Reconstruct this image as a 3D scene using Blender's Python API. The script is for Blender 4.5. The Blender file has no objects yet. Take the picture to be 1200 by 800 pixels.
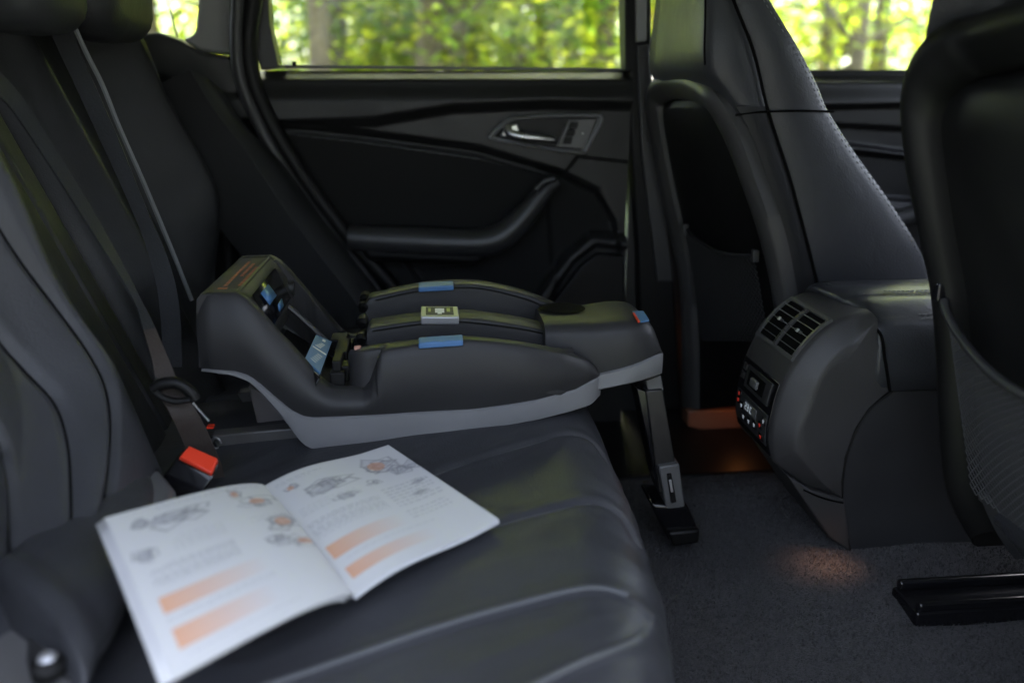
import bpy, bmesh, math, random
import numpy as np
from mathutils import Vector, Matrix, noise as mnoise
random.seed(7); rng = np.random.default_rng(7)
S = bpy.context.scene
col = S.collection
# ------------------------------------------------------------------ camera
CH = 1.06; FPX = 1000.0
pitch = math.atan(300/FPX); yaw = math.atan(100/(FPX/math.cos(pitch)))
cF = np.array([math.sin(yaw)*math.cos(pitch), math.cos(yaw)*math.cos(pitch), -math.sin(pitch)])
cR = np.array([math.cos(yaw), -math.sin(yaw), 0.0]); cU = np.cross(cR, cF)
cam = bpy.data.objects.new('camera', bpy.data.cameras.new('camera')); col.objects.link(cam)
cam.matrix_world = Matrix(((cR[0], cU[0], -cF[0], 0), (cR[1], cU[1], -cF[1], 0), (cR[2], cU[2], -cF[2], CH), (0, 0, 0, 1)))
cam.data.sensor_width = 36; cam.data.lens = 30.0
cam.data.clip_start = 0.02; cam.data.clip_end = 500
cam.data.dof.use_dof = True; cam.data.dof.focus_distance = 1.22; cam.data.dof.aperture_fstop = 2.1
S.camera = cam
# ------------------------------------------------------------------ world, sun, exposure
SUN_EL = math.radians(68)
w = bpy.data.worlds.new('World'); S.world = w; w.use_nodes = True
wn = w.node_tree; bg = wn.nodes['Background']
sky = wn.nodes.new('ShaderNodeTexSky'); sky.sky_type = 'NISHITA'; sky.sun_disc = False
sky.dust_density = 4.0; sky.ozone_density = .6; sky.air_density = .8; sky.sun_elevation = SUN_EL; sky.sun_rotation = math.radians(20)
bw = wn.nodes.new('ShaderNodeRGBToBW'); mixc = wn.nodes.new('ShaderNodeMix'); mixc.data_type = 'RGBA'
tcw = wn.nodes.new('ShaderNodeTexCoord'); cl = wn.nodes.new('ShaderNodeTexNoise'); cl.inputs['Scale'].default_value = 2.2; cl.inputs['Detail'].default_value = 6
mr = wn.nodes.new('ShaderNodeMapRange'); mr.inputs[1].default_value = .35; mr.inputs[2].default_value = .6; mr.inputs[3].default_value = .15; mr.inputs[4].default_value = .65
wn.links.new(tcw.outputs['Generated'], cl.inputs['Vector']); wn.links.new(cl.outputs['Fac'], mr.inputs[0]); wn.links.new(mr.outputs[0], mixc.inputs[0])
wn.links.new(sky.outputs[0], bw.inputs[0]); wn.links.new(sky.outputs[0], mixc.inputs[6]); wn.links.new(bw.outputs[0], mixc.inputs[7])
wn.links.new(mixc.outputs[2], bg.inputs[0]); bg.inputs[1].default_value = 0.15
sd = bpy.data.lights.new('sun', 'SUN'); sd.energy = 5.0; sd.angle = math.radians(0.5); sd.color = (1.0, .95, .86)
sun = bpy.data.objects.new('sun', sd); col.objects.link(sun)
sdir = Vector((math.sin(math.radians(20))*math.cos(SUN_EL), math.cos(math.radians(20))*math.cos(SUN_EL), math.sin(SUN_EL)))
sun.rotation_euler = sdir.to_track_quat('Z', 'Y').to_euler(); sun.location = (0, 0, 30)
S.view_settings.view_transform = 'Standard'; S.view_settings.look = 'None'
S.view_settings.exposure = 3.5; S.view_settings.gamma = 1.0
S.render.engine = 'CYCLES'
S.cycles.use_denoising = True; S.cycles.use_adaptive_sampling = True; S.cycles.adaptive_threshold = 0.02
S.cycles.max_bounces = 8; S.cycles.diffuse_bounces = 5; S.cycles.glossy_bounces = 3; S.cycles.transparent_max_bounces = 12
S.cycles.sample_clamp_indirect = 4.0

# ------------------------------------------------------------------ helpers
def PY(x, y, Y):
    "real point where the photograph's pixel meets the plane at distance Y across the car"
    d = cF*FPX + cR*(x-600) - cU*(y-400)
    return Vector((d*Y/d[1] + np.array([0, 0, CH])).tolist())
def PZ(x, y, z):
    d = cF*FPX + cR*(x-600) - cU*(y-400)
    return Vector((d*(z-CH)/d[2] + np.array([0, 0, CH])).tolist())

def mat(name, c, rough=.5, bump=0, scale=200, kind='noise', metal=0, spec=.5, vary=.0, vscale=6, coat=0, dist=.002, sheen=0):
    m = bpy.data.materials.new(name); m.use_nodes = True
    nt = m.node_tree; b = nt.nodes['Principled BSDF']
    b.inputs['Base Color'].default_value = (*c, 1); b.inputs['Roughness'].default_value = rough
    b.inputs['Metallic'].default_value = metal; b.inputs['Specular IOR Level'].default_value = spec
    b.inputs['Coat Weight'].default_value = coat
    if sheen: b.inputs['Sheen Weight'].default_value = sheen; b.inputs['Sheen Roughness'].default_value = .6
    tc = nt.nodes.new('ShaderNodeTexCoord')
    if bump:
        if kind == 'leather':
            t = nt.nodes.new('ShaderNodeTexVoronoi'); t.feature = 'SMOOTH_F1'; t.inputs['Scale'].default_value = scale
            out = t.outputs['Distance']
        else:
            t = nt.nodes.new('ShaderNodeTexNoise'); t.inputs['Scale'].default_value = scale; t.inputs['Detail'].default_value = 4
            out = t.outputs['Fac']
        nt.links.new(tc.outputs['Object'], t.inputs['Vector'])
        bp = nt.nodes.new('ShaderNodeBump'); bp.inputs['Strength'].default_value = bump; bp.inputs['Distance'].default_value = dist
        nt.links.new(out, bp.inputs['Height'])
        if kind == 'leather':
            t2 = nt.nodes.new('ShaderNodeTexNoise'); t2.inputs['Scale'].default_value = 14; t2.inputs['Detail'].default_value = 3
            t2.inputs['Distortion'].default_value = .8
            nt.links.new(tc.outputs['Object'], t2.inputs['Vector'])
            b2 = nt.nodes.new('ShaderNodeBump'); b2.inputs['Strength'].default_value = .18; b2.inputs['Distance'].default_value = .008
            nt.links.new(t2.outputs['Fac'], b2.inputs['Height']); nt.links.new(b2.outputs[0], bp.inputs['Normal'])
        nt.links.new(bp.outputs[0], b.inputs['Normal'])
    if vary:
        n = nt.nodes.new('ShaderNodeTexNoise'); n.inputs['Scale'].default_value = vscale; n.inputs['Detail'].default_value = 6
        nt.links.new(tc.outputs['Object'], n.inputs['Vector'])
        r = nt.nodes.new('ShaderNodeMapRange'); r.inputs[3].default_value = 1-vary; r.inputs[4].default_value = 1+vary
        r.inputs[1].default_value = .3; r.inputs[2].default_value = .7
        nt.links.new(n.outputs['Fac'], r.inputs[0])
        mx = nt.nodes.new('ShaderNodeVectorMath'); mx.operation = 'SCALE'; mx.inputs[0].default_value = c
        nt.links.new(r.outputs[0], mx.inputs['Scale']); nt.links.new(mx.outputs[0], b.inputs['Base Color'])
        r2 = nt.nodes.new('ShaderNodeMapRange'); r2.inputs[3].default_value = max(0, rough-.08); r2.inputs[4].default_value = min(1, rough+.08)
        r2.inputs[1].default_value = .3; r2.inputs[2].default_value = .7
        nt.links.new(n.outputs['Fac'], r2.inputs[0]); nt.links.new(r2.outputs[0], b.inputs['Roughness'])
    return m
def attr_mat(name, rough=.5):
    m = bpy.data.materials.new(name); m.use_nodes = True; nt = m.node_tree; b = nt.nodes['Principled BSDF']
    a = nt.nodes.new('ShaderNodeAttribute'); a.attribute_name = 'ink'
    nt.links.new(a.outputs['Color'], b.inputs['Base Color']); b.inputs['Roughness'].default_value = rough
    return m

M = dict(
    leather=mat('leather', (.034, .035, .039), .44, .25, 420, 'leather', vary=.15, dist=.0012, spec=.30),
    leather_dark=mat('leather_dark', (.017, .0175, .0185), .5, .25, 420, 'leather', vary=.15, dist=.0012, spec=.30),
    plastic=mat('plastic', (.022, .022, .023), .45, .25, 900, vary=.15, dist=.0006),
    plastic_pod=mat('plastic_pod', (.030, .029, .029), .5, .5, 700, vary=.12, dist=.0008),
    black=mat('black_plastic', (.005, .005, .005), .5, .15, 700, vary=.2, dist=.0005, spec=.22),
    gloss=mat('gloss_black', (.006, .006, .007), .18, vary=.3),
    shell=mat('base_shell', (.028, .0275, .028), .45, .3, 1100, vary=.1, dist=.0005, spec=.25),
    band=mat('base_band', (.17, .17, .173), .5, .3, 1100, vary=.08, dist=.0005, spec=.3),
    greyp=mat('grey_plastic', (.09, .09, .09), .45, .2, 900, vary=.1, dist=.0005),
    blue=mat('blue_plastic', (.05, .14, .30), .4, vary=.1),
    label=mat('label_dark', (.05, .048, .046), .5, vary=.1, spec=.25),
    orange=mat('orange_ink', (.26, .075, .035), .5, vary=.1),
    red=mat('red_button', (.75, .05, .02), .35, vary=.1),
    white=mat('white_ink', (.7, .7, .7), .5, vary=.05),
    chrome=mat('satin_metal', (.55, .55, .56), .3, metal=1, vary=.1),
    silver=mat('silver_plastic', (.42, .42, .43), .35, metal=.6, vary=.1),
    webbing=mat('belt_webbing', (.020, .021, .023), .6, .8, 350, vary=.15, dist=.001, spec=.2),
    webbrown=mat('belt_webbing_worn', (.036, .029, .025), .6, .8, 350, vary=.2, dist=.001, spec=.2),
    panel_black=mat('panel_black', (.007, .007, .0072), .5, .2, 700, vary=.2, dist=.0005, spec=.25),
    leg_black=mat('leg_black', (.012, .012, .012), .35, .2, 900, vary=.2, dist=.0004),
    silver_dim=mat('net_cord', (.05, .05, .052), .6, vary=.2),
    seam_glint=mat('seam_highlight', (.062, .065, .070), .42, .2, 420, 'leather', vary=.1, dist=.001),
    thread=mat('grey_thread', (.12, .125, .13), .7, vary=.1),
    seam=mat('seam_shadow', (.003, .003, .003), .9, vary=.1, spec=.05),
    carpet=mat('carpet', (.021, .0205, .022), .95, 1.0, 520, vary=.75, vscale=230, dist=.006, sheen=.15),
    trim_grey=mat('pillar_fabric', (.22, .22, .22), .8, .4, 500, vary=.1),
    headliner=mat('headliner', (.30, .30, .29), .9, .4, 500, vary=.08),
    door_dark=mat('door_inner_panel', (.010, .010, .010), .7, .3, 900, vary=.15, dist=.0006, spec=.15),
    door=mat('door_plastic', (.012, .012, .0125), .42, .35, 600, vary=.15, dist=.0008, spec=.35),
    paint=mat('body_paint', (.05, .055, .06), .25, coat=1, vary=.05),
    bark=mat('bark', (.17, .125, .09), .9, 1, 18, vary=.4, vscale=12, dist=.03),
    ground=mat('grass_ground', (.05, .09, .025), .95, 1, 30, vary=.45, vscale=3, dist=.05),
)
def leaf_mat(name, c):
    m = bpy.data.materials.new(name); m.use_nodes = True; nt = m.node_tree
    for n in list(nt.nodes): nt.nodes.remove(n)
    o = nt.nodes.new('ShaderNodeOutputMaterial'); d = nt.nodes.new('ShaderNodeBsdfPrincipled'); t = nt.nodes.new('ShaderNodeBsdfTranslucent')
    g = nt.nodes.new('ShaderNodeObjectInfo'); tc = nt.nodes.new('ShaderNodeTexCoord')
    n = nt.nodes.new('ShaderNodeTexNoise'); n.inputs['Scale'].default_value = 1.7; n.inputs['Detail'].default_value = 5
    nt.links.new(tc.outputs['Object'], n.inputs['Vector'])
    cr = nt.nodes.new('ShaderNodeValToRGB'); cr.color_ramp.elements[0].position = .35; cr.color_ramp.elements[1].position = .68
    cr.color_ramp.elements[0].color = (c[0]*.55, c[1]*.8, c[2], 1); cr.color_ramp.elements[1].color = (c[0]*1.5, c[1]*1.2, c[2]*.9, 1)
    nt.links.new(n.outputs['Fac'], cr.inputs[0])
    nt.links.new(cr.outputs[0], d.inputs['Base Color']); d.inputs['Roughness'].default_value = .45
    sc = nt.nodes.new('ShaderNodeVectorMath'); sc.operation = 'MULTIPLY'; sc.inputs[1].default_value = (4.4, 4.0, 2.0)
    nt.links.new(cr.outputs[0], sc.inputs[0]); nt.links.new(sc.outputs[0], t.inputs['Color'])
    mx = nt.nodes.new('ShaderNodeMixShader'); mx.inputs[0].default_value = .55
    nt.links.new(d.outputs[0], mx.inputs[1]); nt.links.new(t.outputs[0], mx.inputs[2]); nt.links.new(mx.outputs[0], o.inputs[0])
    return m
M['leaf'] = leaf_mat('leaves', (.15, .185, .03)); M['leaf2'] = leaf_mat('leaves_dark', (.085, .135, .025))
def glass_mat():
    m = bpy.data.materials.new('window_glass'); m.use_nodes = True; nt = m.node_tree
    for n in list(nt.nodes): nt.nodes.remove(n)
    o = nt.nodes.new('ShaderNodeOutputMaterial'); t = nt.nodes.new('ShaderNodeBsdfTransparent'); g = nt.nodes.new('ShaderNodeBsdfGlossy')
    t.inputs[0].default_value = (.93, .96, .93, 1); g.inputs['Roughness'].default_value = .02
    f = nt.nodes.new('ShaderNodeFresnel'); f.inputs[0].default_value = 1.3
    mx = nt.nodes.new('ShaderNodeMixShader'); nt.links.new(f.outputs[0], mx.inputs[0])
    nt.links.new(t.outputs[0], mx.inputs[1]); nt.links.new(g.outputs[0], mx.inputs[2]); nt.links.new(mx.outputs[0], o.inputs[0])
    return m
M['glass'] = glass_mat()
def emit_mat(name, c, s):
    m = bpy.data.materials.new(name); m.use_nodes = True; b = m.node_tree.nodes['Principled BSDF']
    b.inputs['Base Color'].default_value = (*c, 1); b.inputs['Emission Color'].default_value = (*c, 1); b.inputs['Emission Strength'].default_value = s
    return m
M['lit_white'] = emit_mat('lit_symbol_white', (.5, .55, .6), .03)
M['lit_red'] = emit_mat('lit_symbol_red', (.8, .05, .03), .018)

def link(name, me, m, parent=None):
    o = bpy.data.objects.new(name, me); col.objects.link(o)
    if m is not None: me.materials.append(m)
    if parent is not None: o.parent = parent
    return o
def thing(name, label, cat, loc=(0, 0, 0), group=None, rot=(0, 0, 0)):
    o = bpy.data.objects.new(name, None); col.objects.link(o); o.empty_display_size = .1
    o.location = loc; o.rotation_euler = rot
    o['label'] = label; o['category'] = cat
    if group: o['group'] = group
    return o
def tag(o, label, cat, group=None):
    o['label'] = label; o['category'] = cat
    if group: o['group'] = group
    return o
def structure(o): o['kind'] = 'structure'; return o
def wloc(o):
    l = Vector((0, 0, 0))
    while o is not None: l = l+o.location; o = o.parent
    return l
def build(name, V, Fc, m, parent=None, smooth=True, angle=40, bevel=0, seg=3, solid=0, sub=0):
    me = bpy.data.meshes.new(name)
    V = [tuple(v) for v in V]
    if parent is not None:
        l = wloc(parent)
        V = [(v[0]-l[0], v[1]-l[1], v[2]-l[2]) for v in V]
    me.from_pydata(V, [], [tuple(f) for f in Fc]); me.validate(); me.update()
    bm = bmesh.new(); bm.from_mesh(me); bmesh.ops.remove_doubles(bm, verts=bm.verts, dist=1e-6)
    bmesh.ops.recalc_face_normals(bm, faces=bm.faces); bm.to_mesh(me); bm.free()
    if smooth:
        me.shade_smooth(); me.set_sharp_from_angle(angle=math.radians(angle))
    o = link(name, me, m, parent)
    if solid:
        s = o.modifiers.new('solid', 'SOLIDIFY'); s.thickness = solid; s.offset = 0
    if bevel:
        b = o.modifiers.new('bevel', 'BEVEL'); b.width = bevel; b.segments = seg; b.limit_method = 'ANGLE'; b.angle_limit = math.radians(35)
        b.harden_normals = False
    if sub:
        s = o.modifiers.new('sub', 'SUBSURF'); s.levels = sub; s.render_levels = sub
    return o
class MB:
    def __init__(s): s.v = []; s.f = []
    def add(s, V, Fc):
        n = len(s.v); s.v += [tuple(v) for v in V]; s.f += [tuple(i+n for i in f) for f in Fc]; return s
    def box(s, a, b, mtx=None):
        x0, y0, z0 = a; x1, y1, z1 = b
        V = [Vector(p) for p in ((x0,y0,z0),(x1,y0,z0),(x1,y1,z0),(x0,y1,z0),(x0,y0,z1),(x1,y0,z1),(x1,y1,z1),(x0,y1,z1))]
        if mtx is not None: V = [mtx @ v for v in V]
        return s.add(V, [(0,1,2,3),(4,5,6,7),(0,1,5,4),(1,2,6,5),(2,3,7,6),(3,0,4,7)])
    def hexa(s, P8):
        return s.add(P8, [(0,1,2,3),(4,5,6,7),(0,1,5,4),(1,2,6,5),(2,3,7,6),(3,0,4,7)])
    def tube(s, pts, r, n=8, caps=True):
        pts = [Vector(p) for p in pts]; rings = []
        up = None
        for i, p in enumerate(pts):
            t = (pts[min(i+1, len(pts)-1)] - pts[max(i-1, 0)]).normalized()
            if up is None: up = t.orthogonal().normalized()
            up = (up - t*up.dot(t)).normalized(); side = t.cross(up)
            rr = r[i] if hasattr(r, '__len__') else r
            rings.append([p + (up*math.cos(a)+side*math.sin(a))*rr for a in [2*math.pi*k/n for k in range(n)]])
        return s.loft(rings, True, caps)
    def loft(s, rings, closed=True, caps=True):
        n = len(rings[0]); V = [p for r in rings for p in r]; Fc = []
        for i in range(len(rings)-1):
            for k in range(n if closed else n-1):
                Fc.append((i*n+k, i*n+(k+1) % n, (i+1)*n+(k+1) % n, (i+1)*n+k))
        if caps and closed:
            Fc.append(tuple(range(n))); Fc.append(tuple(range((len(rings)-1)*n, len(rings)*n)))
        return s.add(V, Fc)
    def prism(s, poly, dv):
        dv = Vector(dv); a = [Vector(p) for p in poly]; b = [p+dv for p in a]
        return s.loft([a, b])
    def build(s, *a, **k): return build(a[0], s.v, s.f, *a[1:], **k)
def grid(fn, nu, nv):
    V = [fn(i/(nu-1), j/(nv-1)) for j in range(nv) for i in range(nu)]
    Fc = [(j*nu+i, j*nu+i+1, (j+1)*nu+i+1, (j+1)*nu+i) for j in range(nv-1) for i in range(nu-1)]
    return V, Fc
def smooth_line(pts, n=40, closed=False):
    "Catmull-Rom through the points"
    P = [Vector(p) for p in pts]; out = []
    m = len(P); segs = m if closed else m-1
    per = max(2, n//segs)
    for i in range(segs):
        if closed: p0, p1, p2, p3 = P[(i-1) % m], P[i], P[(i+1) % m], P[(i+2) % m]
        else: p0, p1, p2, p3 = P[max(i-1, 0)], P[i], P[i+1], P[min(i+2, m-1)]
        for k in range(per):
            t = k/per
            out.append(.5*((2*p1)+(p2-p0)*t+(2*p0-5*p1+4*p2-p3)*t*t+(3*p1-p0-3*p2+p3)*t**3))
    if not closed: out.append(P[-1])
    return out
def sstep(a, b, x):
    t = np.clip((x-a)/(b-a), 0, 1); return t*t*(3-2*t)
def seg_dist(X, Y, pl):
    "distance of arrays X,Y to the polyline"
    d = np.full(X.shape, 9.0)
    for (x0, y0), (x1, y1) in zip(pl[:-1], pl[1:]):
        dx, dy = x1-x0, y1-y0; L = dx*dx+dy*dy+1e-12
        t = np.clip(((X-x0)*dx+(Y-y0)*dy)/L, 0, 1)
        d = np.minimum(d, np.hypot(X-x0-t*dx, Y-y0-t*dy))
    return d
def inside(X, Y, pl):
    c = np.zeros(X.shape, bool); n = len(pl)
    for i in range(n):
        x0, y0 = pl[i]; x1, y1 = pl[(i+1) % n]
        if y0 == y1: continue
        c ^= ((Y < y0) != (Y < y1)) & (X < (x1-x0)*(Y-y0)/(y1-y0)+x0)
    return c
def sdist(X, Y, pl):
    d = seg_dist(X, Y, list(pl)+[pl[0]]); return np.where(inside(X, Y, pl), d, -d)
def np_grid(X, Y, Z):
    nv, nu = X.shape; V = np.stack([X, Y, Z], -1).reshape(-1, 3)
    i, j = np.meshgrid(np.arange(nu-1), np.arange(nv-1)); a = (j*nu+i).ravel()
    return V, np.stack([a, a+1, a+nu+1, a+nu], -1)
def build_np(name, V, Fc, m, parent=None):
    me = bpy.data.meshes.new(name)
    if parent is not None: V = V-np.array(wloc(parent))
    me.vertices.add(len(V)); me.vertices.foreach_set('co', V.astype(np.float32).ravel())
    me.loops.add(Fc.size); me.loops.foreach_set('vertex_index', Fc.astype(np.int32).ravel())
    me.polygons.add(len(Fc)); me.polygons.foreach_set('loop_start', np.arange(0, Fc.size, 4, dtype=np.int32))
    me.update(calc_edges=True); me.validate(); me.shade_smooth()
    return link(name, me, m, parent)
def xy(pts): return [(p[0], p[1]) for p in pts]
def stitches(mb, pts, step=.0065, ln=.0046, r=.0008, lift=(0, 0, 0)):
    P = smooth_line(pts, 160); acc = 0; last = P[0]; l = Vector(lift)
    for a, b in zip(P[:-1], P[1:]):
        acc += (b-a).length
        if acc >= step:
            acc = 0; t = (b-a).normalized(); mb.tube([b+l-t*ln/2, b+l+t*ln/2], r, 4)
def strip(pairs, th=.0015):
    "a flat band given by pairs of edge points"
    A = smooth_line([p[0] for p in pairs], 40); B = smooth_line([p[1] for p in pairs], 40)
    rings = []
    for i in range(len(A)):
        t = (A[min(i+1, len(A)-1)]-A[max(i-1, 0)]); s = B[i]-A[i]; n = t.cross(s).normalized()*th
        row = []
        for k in range(7): row.append(A[i]+s*k/6+n)
        for k in range(6, -1, -1): row.append(A[i]+s*k/6-n)
        rings.append(row)
    return MB().loft(rings)

# ================================================================== GROUND, FLOOR
def gz(x, y): return .04*math.sin(x*.3)+.03*math.sin(y*.27+1)
V, Fc = grid(lambda u, v: (-150+300*u, -60+300*v, gz(-150+300*u, -60+300*v)-.04), 90, 90)
structure(build('ground', V, Fc, M['ground']))

# car floor: carpet with a low hump under the console, ending at a sill in front of the far door
xs = np.linspace(-.1, 1.5, 321); ys = np.linspace(.5, 1.80, 261); X, Y = np.meshgrid(xs, ys)
hump = .04*sstep(.38, .62, X)*sstep(.80, 1.0, Y)*(1-sstep(1.36, 1.5, Y))
Z = .33 + hump
edge = 1.47
Z = Z - .07*sstep(edge, edge+.012, Y) 
Z += .0025*np.sin(X*23+Y*11)*np.sin(Y*31-X*7)
V, Fc = np_grid(X, Y, Z)
floor = structure(build_np('floor', V, Fc, M['carpet']))

structure(MB().box((-14, -9, -.06), (14, -.55, .012)).build('added_bounce_slab', mat('asphalt', (.06, .06, .062), .85, .8, 12, vary=.2, vscale=2, dist=.01)))  # unseen dark slab added to set the light bounced into the car
# short carpet pile standing on the floor sheet
rp_ = np.random.default_rng(3); n_ = 60000
px_ = rp_.uniform(.15, .95, n_); py_ = rp_.uniform(.70, 1.465, n_)
hz_ = .33+.04*sstep(.38, .62, px_)*sstep(.80, 1.0, py_)*(1-sstep(1.36, 1.5, py_))+.0025*np.sin(px_*23+py_*11)*np.sin(py_*31-px_*7)
a_ = rp_.uniform(0, 6.28, n_); w_ = rp_.uniform(.0006, .0012, n_); h_ = rp_.uniform(.0015, .0045, n_); lx = rp_.normal(0, .002, n_); ly = rp_.normal(0, .002, n_)
V = np.stack([np.stack([px_-w_*np.cos(a_), py_-w_*np.sin(a_), hz_-.001], 1), np.stack([px_+w_*np.cos(a_), py_+w_*np.sin(a_), hz_-.001], 1), np.stack([px_+lx+w_*.5*np.cos(a_), py_+ly+w_*.5*np.sin(a_), hz_+h_], 1), np.stack([px_+lx-w_*.5*np.cos(a_), py_+ly-w_*.5*np.sin(a_), hz_+h_], 1)], 1).reshape(-1, 3)
Fc = np.arange(n_*4).reshape(-1, 4)
pile = build_np('carpet_pile', V, Fc, mat('carpet_fibre', (.048, .047, .050), .9, vary=.9, vscale=300))
pile['kind'] = 'stuff'; pile['label'] = 'short dark grey speckled carpet pile on the car floor'; pile['category'] = 'carpet'
# ================================================================== CAR BODY
body = thing('car_body', 'grey metal car body shell with black door openings and pale pillar trim', 'car body', (.3, 1.2, 0))
mb = MB()
# roof with headliner, curved a little
def roof(u, v):
    x = -.95+2.35*u; y = .42+1.44*v
    return (x, y, 1.50-.09*(2*v-1)**4-.10*max(0, -x-.3)**1.5-.12*max(0, x-.7)**2)
V, Fc = grid(roof, 30, 16); mb.add(V, Fc); mb.build('headliner', M['headliner'], body, solid=.02)
V, Fc = grid(lambda u, v: (roof(u, v)[0], roof(u, v)[1], roof(u, v)[2]+.03), 30, 16)
build('roof', V, Fc, M['paint'], body, solid=.01)
MB().box((-.55, 1.775, 1.315), (1.4, 1.90, 1.50)).build('sun_block_rail', M['headliner'], body, bevel=.02)  # added out of view to cut sun entering over the far window
# floor pan and sides below the far door
MB().box((-.95, .48, .20), (1.6, 1.90, .272)).build('floor_pan', M['paint'], body, bevel=.01)
MB().box((-.1, 1.475, .272), (1.6, 1.90, .334)).build('sill_shade_cover', M['panel_black'], body, bevel=.012)  # black cover over the far footwell floor paints in its shade
# firewall and dashboard far forward, windscreen base
MB().box((1.45, .48, .272), (1.75, 1.88, 1.02)).build('dashboard', M['black'], body, bevel=.05)
# boot partition behind the rear seat
MB().box((-.98, .46, .272), (-.80, 1.88, 1.02)).build('rear_bulkhead', M['black'], body, bevel=.02)
MB().box((-.80, .46, .98), (-.66, 1.88, 1.03)).build('parcel_shelf', M['black'], body, bevel=.01)
MB().prism([(-.66, .47, .40), (-.62, .47, .40), (-.88, .47, 1.40), (-.93, .47, 1.40)], (0, 1.28, 0)).build('rear_light_block', M['black'], body, bevel=.01)  # black panel added behind the seats to block light leaks
# near side: quarter panel behind the open door, and the pillar and front door before it
MB().prism([(-.98, .44, .3), (-.62, .44, .3), (-.50, .44, .62), (-.62, .44, 1.02), (-.72, .44, 1.44), (-.98, .44, 1.40)], (0, .03, 0)).build('quarter_panel', M['paint'], body, bevel=.01)
MB().prism([(.62, .42, .3), (1.55, .42, .3), (1.55, .42, 1.05), (.70, .42, 1.05)], (0, .05, 0)).build('front_door_skin', M['paint'], body, bevel=.01)
MB().prism([(.58, .42, .3), (.68, .42, .3), (.70, .44, 1.05), (.62, .50, 1.46), (.54, .50, 1.46), (.58, .44, 1.05)], (0, .05, 0)).build('near_pillar', M['black'], body, bevel=.01)
# far centre pillar: black, with a pale strip
Yp = 1.80
def flat(pts, Y): return [PY(x, y, Y) for x, y in pts]
MB().prism(flat([(734, -60), (762, -60), (765, 100), (790, 330), (800, 480), (752, 480), (748, 300), (739, 150)], 1.79), (0, .09, 0)).build('centre_pillar', M['black'], body, bevel=.006)
MB().prism(flat([(745, -60), (759, -60), (758, 48), (746, 50)], 1.775), (0, .012, 0)).build('pillar_trim', M['trim_grey'], body, bevel=.003)
MB().prism(flat([(746, 53), (760, 51), (765, 120), (775, 210), (790, 330), (770, 330), (752, 180)], 1.777), (0, .012, 0)).build('pillar_cover', M['plastic'], body, bevel=.003)
# far rear pillar: pale fabric trim between quarter window and door
MB().prism(flat([(238, -60), (300, -60), (290, 10), (279, 66), (262, 64), (235, 61), (213, 47), (228, 40)], 1.80), (0, .05, 0)).build('rear_pillar', M['trim_grey'], body, bevel=.008)
MB().prism(flat([(150, 40), (185, 38), (213, 48), (236, 61), (276, 67), (284, 112), (262, 110), (252, 124), (226, 104), (190, 90), (60, 90), (60, 44)], 1.77), (0, .08, 0)).build('quarter_trim', M['plastic'], body, bevel=.008)
# black rubber seal that follows the door opening
seal = smooth_line(flat([(306, -60), (297, 0), (291, 45), (294, 85), (308, 125), (335, 175), (375, 235), (420, 292), (462, 340), (500, 400)], 1.765), 60)
MB().tube(seal, .017, 10).build('door_seal', M['black'], body)
seal2 = smooth_line(flat([(284, -60), (279, 0), (277, 50), (281, 90), (296, 130), (322, 180), (360, 238), (402, 292), (440, 340), (470, 400)], 1.755), 60)
MB().tube(seal2, .013, 10).build('door_seal', M['plastic'], body)
# closing panels outside/behind pillars
MB().prism(flat([(60, 66), (190, 60), (226, 80), (243, 100), (284, 112), (300, 170), (420, 345), (470, 460), (60, 460)], 1.79), (0, .03, 0)).build('side_lining', M['black'], body, bevel=.004)
# quarter window
MB().prism(flat([(60, -60), (238, -60), (228, 46), (60, 70)], 1.84), (0, .004, 0)).build('quarter_window', M['glass'], body, smooth=False)

# ================================================================== FAR REAR DOOR
def door_panel(name, x0, x1, feats, parent, Y0, z0=.30, zt=1.087, dark=None):
    xs = np.arange(x0, x1, .0035); zs = np.arange(z0, zt+.001, .0035)
    X, Z = np.meshgrid(xs, zs); D = np.zeros(X.shape)
    sh = np.clip((zt-Z)/.018, 0, 1); D += .040*sh**.9+.014*sstep(.018, .06, zt-Z)
    for poly, depth, soft in feats:
        sd = sdist(X, Z, poly); D += depth*sstep(-soft/2, soft/2, sd)
    V, Fc = np_grid(X, Y0-D, Z)
    o = build_np(name, V, Fc, M['door'], parent)
    if dark is not None:
        o.data.materials.append(M['door_dark']); nx = len(xs)
        a = Fc[:, 0]; cx_, cz_ = V[a, 0], V[a, 2]; idx = inside(cx_, cz_, dark).astype(np.int32)
        o.data.polygons.foreach_set('material_index', idx)
    return o
rdoor = thing('rear_door', 'far rear car door, closed, black moulded trim with metal pull handle', 'car door', (.1, 1.85, .30))
def xz(pts, Y=1.80): return [(PY(x, y, Y)[0], PY(x, y, Y)[2]) for x, y in pts]
c_up = [(280, 150), (330, 147), (440, 142), (530, 127), (640, 122), (745, 124)]
feats = [
    (xz(c_up+[(745, 420), (280, 420)]), -.022, .026),                           # below the shoulder the trim steps back
    (xz([(280, 142), (332, 146), (440, 158), (560, 174), (620, 192), (655, 202), (700, 224), (720, 258), (726, 300), (700, 420), (280, 420)]), -.024, .020),
    (xz([(280, 148), (332, 152), (440, 165), (560, 182), (640, 206), (655, 420), (280, 420)]), .008, .016),
    (xz([(676, 183), (745, 191), (745, 420), (727, 420), (728, 300), (724, 258), (703, 224), (660, 203)]), -.006, .004),
    (xz([(628, 345), (664, 298), (692, 274), (745, 278), (745, 420), (600, 420)]), .026, .022),
    (xz([(642, 350), (672, 306), (697, 287), (736, 290), (736, 420), (612, 420)]), -.012, .012),
    (xz([(425, 292), (470, 300), (500, 340), (520, 420), (420, 420)]), .014, .01),
]
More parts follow.
